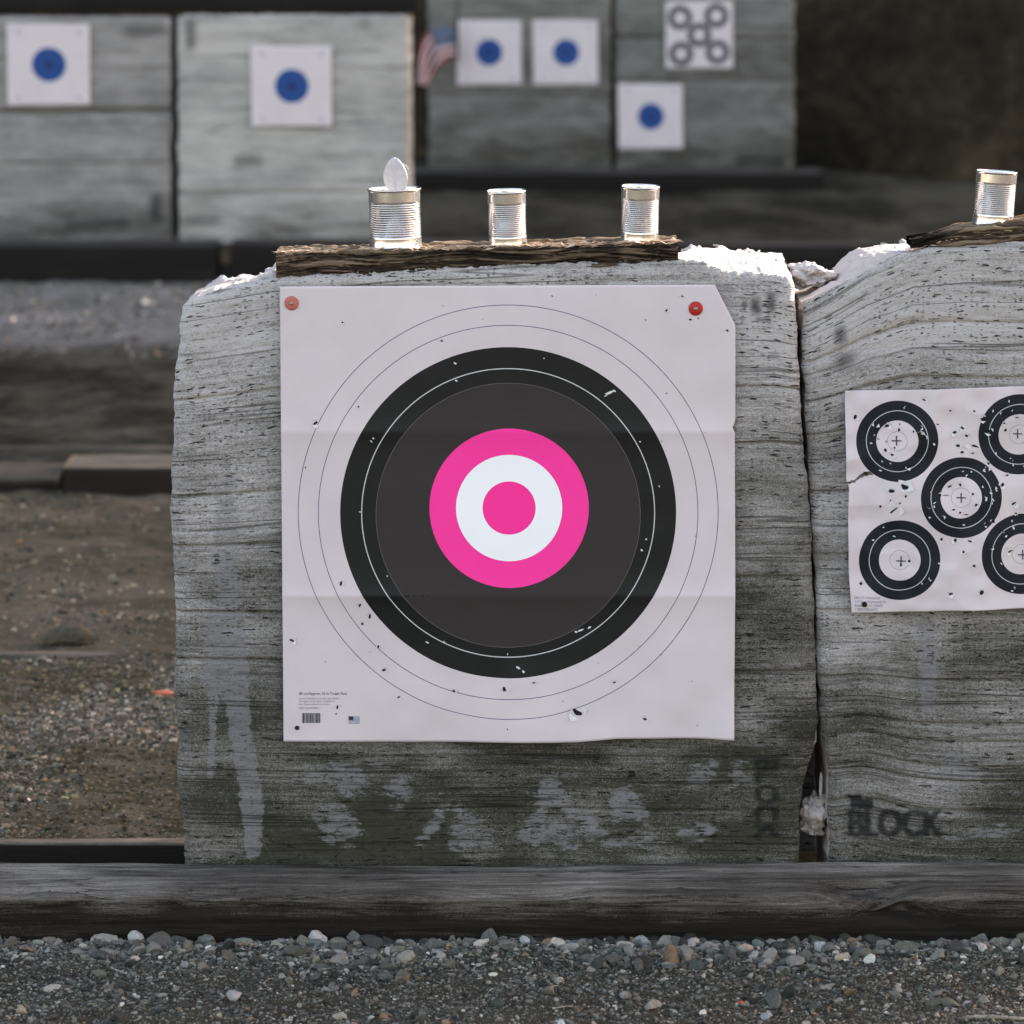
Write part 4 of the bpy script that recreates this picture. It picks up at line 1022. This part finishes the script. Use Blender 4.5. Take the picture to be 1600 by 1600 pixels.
x_, z_ = at(1283, 1225, .05)
tag(lump('foam_scrap', (float(x_), .055, float(z_)), .005, 153, M_TORN, (.6, 1.0, 4.5), .9, 5, rough=.9), 'thin torn foam strand above the lump in the gap of the front blocks', 'foam scrap', 'foam scraps in the gap')

x_, z_ = at(1268, 428, .19)
tag(lump('foam_scrap', (float(x_), .19, float(z_)), .036, 154, M_TORN, (1.05, 1.3, .50), .8, 5, rough=.8), 'sunlit torn foam lump bridging the top of the gap between the front blocks', 'foam scrap', 'foam scraps in the gap')
# ------------------------------------------------------------------ flag on its stick between the far blocks
def bez(p, t):
    p = np.asarray(p, float); t = t[:, None]
    return (1 - t) ** 3 * p[0] + 3 * (1 - t) ** 2 * t * p[1] + 3 * (1 - t) * t ** 2 * p[2] + t ** 3 * p[3]
ns, nt_ = 60, 36; ss = np.linspace(0, 1, ns); tt = np.linspace(0, 1, nt_)
Tp = bez([(712, 44), (664, 38), (656, 50), (650, 131)], ss); Bp = bez([(712, 92), (696, 90), (688, 98), (668, 134)], ss)
UV = Bp[:, None] * (1 - tt[None, :, None]) + Tp[:, None] * tt[None, :, None]
YF = 17.25
fxx, fzz = at(UV[..., 0], UV[..., 1], YF); fyy = YF + .03 * np.sin(ss[:, None] * 9 + tt[None] * 5) * (.3 + ss[:, None])
xq, zq = at(713, 92, YF); xq2, zq2 = at(713, -10, YF)
e = empty('hanging_flag', (float(xq), YF, float(zq)))
tag(e, 'small striped flag with a blue corner drooping beside the dark far foam block', 'flag')
P = np.stack([fxx, fyy, fzz], -1).reshape(-1, 3)
pat = np.stack(np.broadcast_arrays(ss[:, None], tt[None], 0.0), -1).reshape(-1, 3)
cl = mkobj('flag_cloth', P, grid_faces(ns, nt_), M_FLAG, (float(xq), YF, float(zq)), e, attrs={'pat': pat})
cl.modifiers.new('s', 'SOLIDIFY').thickness = .002
V, F = lathe([(.0001, 0), (.008, 0), (.008, float(zq2 - zq)), (.0001, float(zq2 - zq))], 12)
mkobj('staff', V + np.array([float(xq) + .006, YF + .01, float(zq)]), F, M_TIMBER_DARK, (float(xq), YF, float(zq)), e, attrs={'damp_dark': np.zeros(len(V))})

# ------------------------------------------------------------------ ground, hillside
def gz(x, y):
    base = np.interp(y, [-60, -1.5, -.7, -.30, -.2, -.05, .44, .47, 2.3, 2.4, 4.9, 5.3, 9, 20, 200], [-.02, .022, .034, .046, .03, -.02, .0, .044, .045, .05, .045, .06, .05, .05, .05])
    f = 1 - sm(.4, .5, y) * (1 - sm(.5, .9, y))
    return base + (fbm(x * 2.2, y * 2.2, seed=160) - .5) * .022 * np.where(y < .4, .8, 1.8) * (1 - np.exp(-((y - .45) / .12) ** 2)) + (fbm(x * 14, y * 14, seed=161) - .5) * np.where(y < .4, .018, .030) * (1 - np.exp(-((y - .45) / .05) ** 2))
def spread(a, b, dense, far, d0):
    r = [b]; d = d0
    while r[-1] < far: d *= 1.22; r.append(r[-1] + d)
    l = [a]; d = d0
    while l[-1] > -far: d *= 1.22; l.append(l[-1] - d)
    return np.array(sorted(l[1:]) + list(np.arange(a, b, d0)) + r)
gx = spread(-2.4, 2.4, 0, 150, .016)
gy = np.concatenate([-np.geomspace(150, 1.3, 40), np.arange(-1.28, 2.6, .013), np.arange(2.6, 6, .03), np.arange(6, 22, .09), np.geomspace(22, 150, 12)])
GX, GY = np.meshgrid(gx, gy)
GZ = gz(GX, GY)
g = mkobj('ground', np.stack([GX, GY, GZ], -1).reshape(-1, 3), grid_faces(len(gy), len(gx)), M_GROUND); tag(g, 'shaded earth and gravel ground of the range', kind='structure')

SUN_AZ, SUN_EL, ZSH = R(55), R(20), 0.72
YCR = 34.0
crest = ZSH + YCR / math.cos(SUN_AZ) * math.tan(SUN_EL)  # unseen upper bank raised high enough to shade all but the block tops
hx = np.concatenate([np.linspace(-90, -8, 40), np.linspace(-7.5, 9, 110), np.linspace(10, 130, 60)]); hk = np.concatenate([np.linspace(0, .25, 70), np.linspace(.27, 1, 30), np.linspace(1.05, 2.2, 12)])
HX, HK = np.meshgrid(hx, hk)
HY = 18.9 + (YCR - 18.9) * HK
HYs = HY - .9 * sm(1.6, 3.0, HX) * (1 - sm(.2, .6, HK)) + 1.3 * sm(2.6, -2.0, HX) * (1 - sm(.2, .6, HK))
HZ = np.where(HK <= 1, crest * sm(-.05, 1.05, HK) ** .85 * 1.0, crest - (HK - 1) * 6)
HZ = np.where(HK <= 1, crest * (HK ** .92), HZ) - .05
HZ = HZ + (fbm(HX * .8, HY * .8, HZ * .8, seed=170) - .5) * .8 * sm(0, .08, HK) * (1 - sm(.8, .97, HK)) * (1 - sm(1.0, 1.01, HK)) + (fbm(HX * 4, HZ * 4, HY * 4, seed=171) - .5) * .3 * sm(0, .05, HK) * (1 - sm(.8, .97, HK))
h = mkobj('hillside', np.stack([HX, HYs, HZ], -1).reshape(-1, 3), grid_faces(len(hk), len(hx)), M_HILL); tag(h, 'steep dark brown earth bank behind the range', kind='structure')

# ------------------------------------------------------------------ gravel
import bmesh
def ico(sub):
    bm = bmesh.new(); bmesh.ops.create_icosphere(bm, subdivisions=sub, radius=1.0)
    V = np.array([v.co[:] for v in bm.verts]); F = np.array([[v.index for v in f.verts] for f in bm.faces]); bm.free(); return V, F
PAL = np.array([(.175, .175, .175), (.23, .232, .225), (.10, .104, .10), (.31, .305, .29), (.14, .145, .125), (.20, .185, .16), (.085, .088, .078), (.37, .36, .345), (.125, .145, .135), (.155, .16, .145)])
def pebbles(name, x, y, size, sub, seed, gain=1.0, sink=.35, zfix=None):
    fr = np.random.default_rng(seed); V0, F0 = ico(sub); n = len(x); m = len(V0)
    nvar = 24; var = []
    for k in range(nvar):
        V = V0 * (1 + (fbm(V0[:, 0] * 1.2 + k * 9, V0[:, 1] * 1.2, V0[:, 2] * 1.2, seed=seed + k, o=3) - .5)[:, None] * .9)
        for _ in range(6):
            nr_ = fr.normal(size=3); nr_ /= np.linalg.norm(nr_); V = V - np.maximum(V @ nr_ - fr.uniform(.34, .72), 0)[:, None] * nr_ * .97
        var.append(V)
    var = np.array(var)[fr.integers(0, nvar, n)]
    sc = np.stack([size * fr.uniform(.8, 1.45, n), size * fr.uniform(.7, 1.1, n), size * fr.uniform(.5, .9, n)], -1)
    P = var * sc[:, None, :]
    a = fr.uniform(0, 2 * math.pi, n); ca, sa = np.cos(a)[:, None], np.sin(a)[:, None]
    t = fr.normal(0, .35, n); ct, st = np.cos(t)[:, None], np.sin(t)[:, None]
    Y2 = P[..., 1] * ct - P[..., 2] * st; Z2 = P[..., 1] * st + P[..., 2] * ct
    X3 = P[..., 0] * ca - Y2 * sa; Y3 = P[..., 0] * sa + Y2 * ca
    z = gz(x, y) if zfix is None else np.full(n, zfix)
    P = np.stack([X3 + x[:, None], Y3 + y[:, None], Z2 + (z + sc[:, 2] * (1 - 2 * sink))[:, None]], -1).reshape(-1, 3)
    F = (F0[None] + (np.arange(n) * m)[:, None, None]).reshape(-1, 3)
    c = PAL[fr.integers(0, len(PAL), n)] * (fr.uniform(.18, 1.12, n) * np.where(fr.random(n) < .10, 2.0, 1.0))[:, None]
    tan = fr.random(n) < .035; c[tan] = np.array([.27, .20, .14]) * fr.uniform(.4, 1.0, tan.sum())[:, None]
    c = c * np.asarray(gain) * np.array([.80, .765, .69]) * (np.where(y < 0, .90 + .35 * np.exp(-((y + .27) / .13) ** 2), 1.0))[:, None] if zfix is None else c * .6
    c = np.repeat(c, m, 0)
    return P, F, c
def merge(name, parts, mat):
    V, F, C_, b = [], [], [], 0
    for P, f, c in parts: V.append(P); F.append(f + b); C_.append(c); b += len(P)
    return mkobj(name, np.concatenate(V), np.concatenate(F), mat, attrs={'col': np.concatenate(C_)}, smooth=False)
fr = np.random.default_rng(77)
def field(n, y0, y1, x0, x1, dens):
    x = fr.uniform(x0, x1, n); y = fr.uniform(y0, y1, n); k = fr.random(n) < dens(x, y); return x[k], y[k]
near = lambda x, y: np.clip(.16 + 1.1 * np.exp(-((y + .27) / .13) ** 2), 0, 1) * (.45 + .9 * sm(.35, .65, fbm(x * 4, y * 5, seed=180)))
x_, y_ = field(80000, -.82, -.235, -1.15, 1.15, lambda x, y: .45 + .55 * near(x, y))
p1 = pebbles('g', x_, y_, fr.gamma(3, .00055, len(x_)) + .0008, 1, 190)
x_, y_ = field(20000, -.82, -.235, -1.15, 1.15, near)
p2 = pebbles('g', x_, y_, fr.gamma(3, .0010, len(x_)) + .0022, 2, 191)
x_, y_ = field(2600, -.75, -.24, -1.3, 1.3, lambda x, y: near(x, y) ** 2)
p3 = pebbles('g', x_, y_, fr.gamma(2.2, .0034, len(x_)) + .0046, 2, 192)
gr = merge('gravel', [p1, p2, p3], M_STONE); tag(gr, 'grey loose gravel lying in front of the long sleeper', 'gravel', kind='stuff')
MOSSY = (.98, .92, .78)
patch = lambda x, y: np.clip(sm(.38, .62, fbm(x * 2.4, y * 3.4, seed=181) + .20 * np.exp(-((y - 1.45) / .28) ** 2) - .12 * sm(1.8, 2.0, y) - .03), 0, 1)
def mossgain(x, y):
    p = patch(x + (fr.random(len(x)) - .5) * .15, y + (fr.random(len(x)) - .5) * .15)[:, None]
    return np.array([.60, .54, .34]) * (1 - p) + np.array([1.22, 1.18, 1.08]) * p
x_, y_ = field(34000, .50, 2.32, -1.7, -.45, lambda x, y: .22 + .78 * patch(x, y))
q1 = pebbles('g', x_, y_, fr.gamma(3, .0009, len(x_)) + .0014, 1, 193, mossgain(x_, y_))
x_, y_ = field(5500, .50, 2.32, -1.7, -.45, lambda x, y: .10 + .90 * patch(x, y))
q2 = pebbles('g', x_, y_, fr.gamma(3, .0017, len(x_)) + .0032, 1, 194, mossgain(x_, y_), .5)
x_, y_ = field(7000, 2.4, 4.9, -2.2, -.5, lambda x, y: .12 + .88 * sm(.5, .62, fbm(x * 2, y * 2, seed=182)) * (1 - .7 * sm(2.9, 3.6, y)))
q3 = pebbles('g', x_, y_, fr.gamma(3, .0018, len(x_)) + .003, 1, 195, MOSSY, .5)
x_, y_ = field(5000, 8.4, 11.3, -3.4, -.6, lambda x, y: sm(.35, .6, fbm(x * 1.4, y * 1.4, seed=183)))
q4 = pebbles('g', x_, y_, fr.gamma(3, .0025, len(x_)) + .004, 1, 196, 1.2, .55)
gr2 = merge('gravel', [q1, q2, q3, q4], M_STONE); 
xg, yg = field(900, YT0 + .02, -.012, -1.2, 1.2, lambda x, y: sm(.52, .66, fbm(x * 5, y * 9, seed=185)) * .5 + .04)
gg = merge('grit', [pebbles('g', xg, yg, fr.gamma(2.5, .0007, len(xg)) + .0008, 1, 197, 1.1, .3, ZT - .004)], M_STONE); tag(gg, 'scattered grit and tiny pebbles lying on top of the long sleeper', 'grit', kind='stuff')
tag(gr2, 'mossy blurred gravel on the ground behind the long sleeper', 'gravel', kind='stuff')

# stones that stand out
def stone(u, v, wpx, hpx, col, seed, label, zg=.045):
    x, y = ground_at(u, v + hpx * .35, zg); k = (y + DIST) / FPX
    o = lump('stone', (x, y, float(gz(np.array(x), np.array(y))) + hpx * k * .32), wpx * k / 2, seed, M_STONE, (1, .8, hpx / wpx), .28, 4, col, flatten=6)
    return tag(o, label, 'stone', 'larger stones')
stone(492, 1459, 32, 26, (.36, .34, .31), 210, 'rounded pale grey stone leaning on the sleeper below the big sheet')
stone(172, 1446, 22, 16, (.34, .25, .17), 211, 'tan angular stone touching the sleeper toward the left')
stone(213, 1457, 34, 24, (.36, .35, .33), 212, 'pale broken stone next to the tan one by the sleeper')
stone(870, 1472, 28, 24, (.34, .31, .26), 213, 'cream chipped stone by the sleeper straight below the bullseye')
stone(1003, 1467, 34, 22, (.20, .215, .22), 214, 'blue grey oval stone close to the sleeper')
stone(1168, 1478, 32, 20, (.36, .28, .21), 215, 'smooth pinkish tan stone at the foot of the sleeper')
stone(1237, 1484, 15, 17, (.38, .35, .29), 216, 'small upright cream stone right of the pinkish one')
stone(1281, 1480, 30, 20, (.28, .29, .30), 217, 'grey wedge shaped stone below the gap between the front blocks')
stone(820, 1468, 20, 22, (.34, .345, .34), 218, 'pale grey stone left of the cream chipped one')
stone(363, 1548, 34, 20, (.26, .245, .23), 219, 'brownish grey flat stone out on the open gravel')
stone(32, 1572, 30, 16, (.27, .21, .15), 220, 'brown stone lying in the lower left corner')
stone(878, 1592, 22, 14, (.40, .40, .40), 221, 'whitish stone at the bottom edge below the bullseye')
stone(1198, 1576, 22, 14, (.25, .255, .26), 222, 'grey stone alone on the dark fine grit')
sx, sy = ground_at(108, 1012, .05)
tag(lump('stone', (sx, sy + .06, .062), .068, 223, M_STONE, (1.0, .7, .62), .25, 4, (.065, .056, .038), flatten=2, rough=.35), 'dark mossy half buried stone resting by the thin pale board', 'stone', 'larger stones')
sx, sy = ground_at(255, 1090, .05)
tag(lump('clay_scrap', (sx, sy, .062), .021, 224, M_ORANGE, (1.2, .6, .22), .9, 4, (.6, .15, .05)), 'bright orange scrap lying on mossy gravel beside the front block', 'scrap')
sx, sy = ground_at(1158, 1569, .04)
tag(lump('clay_scrap', (sx, sy, .044), .004, 225, flat('red_scrap', (.6, .05, .03)), (1, .8, .6), .5, 2), 'tiny red crumb on the grit in the lower right', 'scrap')

# twigs and straw
def twig(pts, r, label, zg=.043):
    P = []
    for k, (u, v) in enumerate(pts):
        x, y = ground_at(u, v, zg); P.append((x, y, float(gz(np.array(x), np.array(y))) + r + .003))
    P = np.array(P); t = np.linspace(0, 1, 16); s = np.linspace(0, 1, len(P))
    C_ = np.stack([np.interp(t, s, P[:, k]) for k in range(3)], -1); C_ += (np.stack([fbm(t * 5, k, seed=int(pts[0][0])) for k in range(3)], -1) - .5) * r * 2
    V, F = [], []; n = 8
    for i, c in enumerate(C_):
        for j in range(n):
            a = 2 * math.pi * j / n; rr_ = r * (1 - .5 * t[i]) * (.8 + .4 * random.random()); V.append((c[0], c[1] + rr_ * math.cos(a), c[2] + rr_ * math.sin(a)))
    for i in range(15):
        for j in range(n): F.append([i * n + j, i * n + (j + 1) % n, (i + 1) * n + (j + 1) % n, (i + 1) * n + j])
    F += [list(range(n))[::-1], list(range(15 * n, 16 * n))]
    o = mkobj('twig', V, F, M_TWIG, tuple(C_.mean(0))); return tag(o, label, 'twig', 'twigs on the gravel')
twig([(1512, 1587), (1560, 1591), (1608, 1594)], .0045, 'thick bleached twig at the bottom right corner')
twig([(582, 1462), (590, 1482)], .0022, 'short pale twig sticking out of the gravel below the big sheet')
twig([(552, 1494), (568, 1501)], .0018, 'thin pale twig lying flat below the short one')
twig([(862, 1576), (895, 1572)], .002, 'thin grey twig on the open grit in the lower middle')
n_s = 260; xs_ = fr.uniform(-1.2, 1.2, n_s); ys_ = fr.uniform(-.8, -.245, n_s); V, F = [], []
for k in range(n_s):
    L = fr.uniform(.006, .028); w = fr.uniform(.0005, .0012); a = fr.uniform(0, 3.14); z = float(gz(xs_[k], ys_[k])) + fr.uniform(.002, .008)
    d = np.array([math.cos(a), math.sin(a) * .7, fr.normal(0, .15)]) * L / 2; sd = np.array([-math.sin(a), math.cos(a), .3]) * w; c = np.array([xs_[k], ys_[k], z]); up = np.array([0, 0, w])
    b = len(V); V += [c - d - sd, c - d + sd, c + d, c - d + up * 2, c + up * 1.5]; F += [[b, b + 2, b + 3], [b + 1, b + 3, b + 2], [b, b + 3, b + 1], [b, b + 1, b + 2]]
st_ = mkobj('straw', V, F, M_TWIG, smooth=False); tag(st_, 'dry straw bits and splinters strewn over the gravel', 'straw', kind='stuff')

# ------------------------------------------------------------------ camera, light, world
cam = bpy.data.cameras.new('camera'); co = bpy.data.objects.new('camera', cam); COL.objects.link(co)
co.location = (0, -DIST, CAMH); co.rotation_euler = (math.pi / 2 - PITCH, 0, 0)
cam.sensor_fit = 'HORIZONTAL'; cam.sensor_width = 36; cam.lens = 36 * FPX / 1600; cam.clip_start = .1; cam.clip_end = 600
cam.dof.use_dof = True; cam.dof.focus_distance = (DIST - .01) / cp; cam.dof.aperture_fstop = 5.0; cam.dof.aperture_blades = 0
scene.camera = co
sun = bpy.data.lights.new('sun', 'SUN'); so = bpy.data.objects.new('sun', sun); COL.objects.link(so)
sun.energy = 3.6; sun.angle = R(.5); sun.color = (1.0, .93, .86)
sd = Vector((math.sin(SUN_AZ) * math.cos(SUN_EL), math.cos(SUN_AZ) * math.cos(SUN_EL), math.sin(SUN_EL)))
so.rotation_euler = sd.to_track_quat('Z', 'Y').to_euler(); so.location = (10, 10, 20)
w = bpy.data.worlds.new('World'); scene.world = w; w.use_nodes = True
wt = w.node_tree; bg = wt.nodes['Background']
sky = wt.nodes.new('ShaderNodeTexSky'); sky.sky_type = 'NISHITA'; sky.sun_disc = False
sky.sun_elevation = SUN_EL; sky.sun_rotation = SUN_AZ; sky.air_density = 1.0; sky.dust_density = 2.0; sky.ozone_density = 1.0
tint = wt.nodes.new('ShaderNodeMix'); tint.data_type = 'RGBA'; tint.blend_type = 'MULTIPLY'; tint.inputs[0].default_value = 1.0
tint.inputs[7].default_value = (1.25, 0.985, 0.82, 1)      # warm tint added to the sky light as a white balance
wt.links.new(sky.outputs[0], tint.inputs[6]); wt.links.new(tint.outputs[2], bg.inputs[0]); bg.inputs[1].default_value = .115
vs = scene.view_settings; vs.view_transform = 'Standard'; vs.look = 'None'; vs.exposure = 2.60; vs.gamma = 1.0; vs.use_curve_mapping = False
scene.cycles.use_denoising = True
scene.cycles.max_bounces = 6; scene.cycles.diffuse_bounces = 3; scene.cycles.glossy_bounces = 4
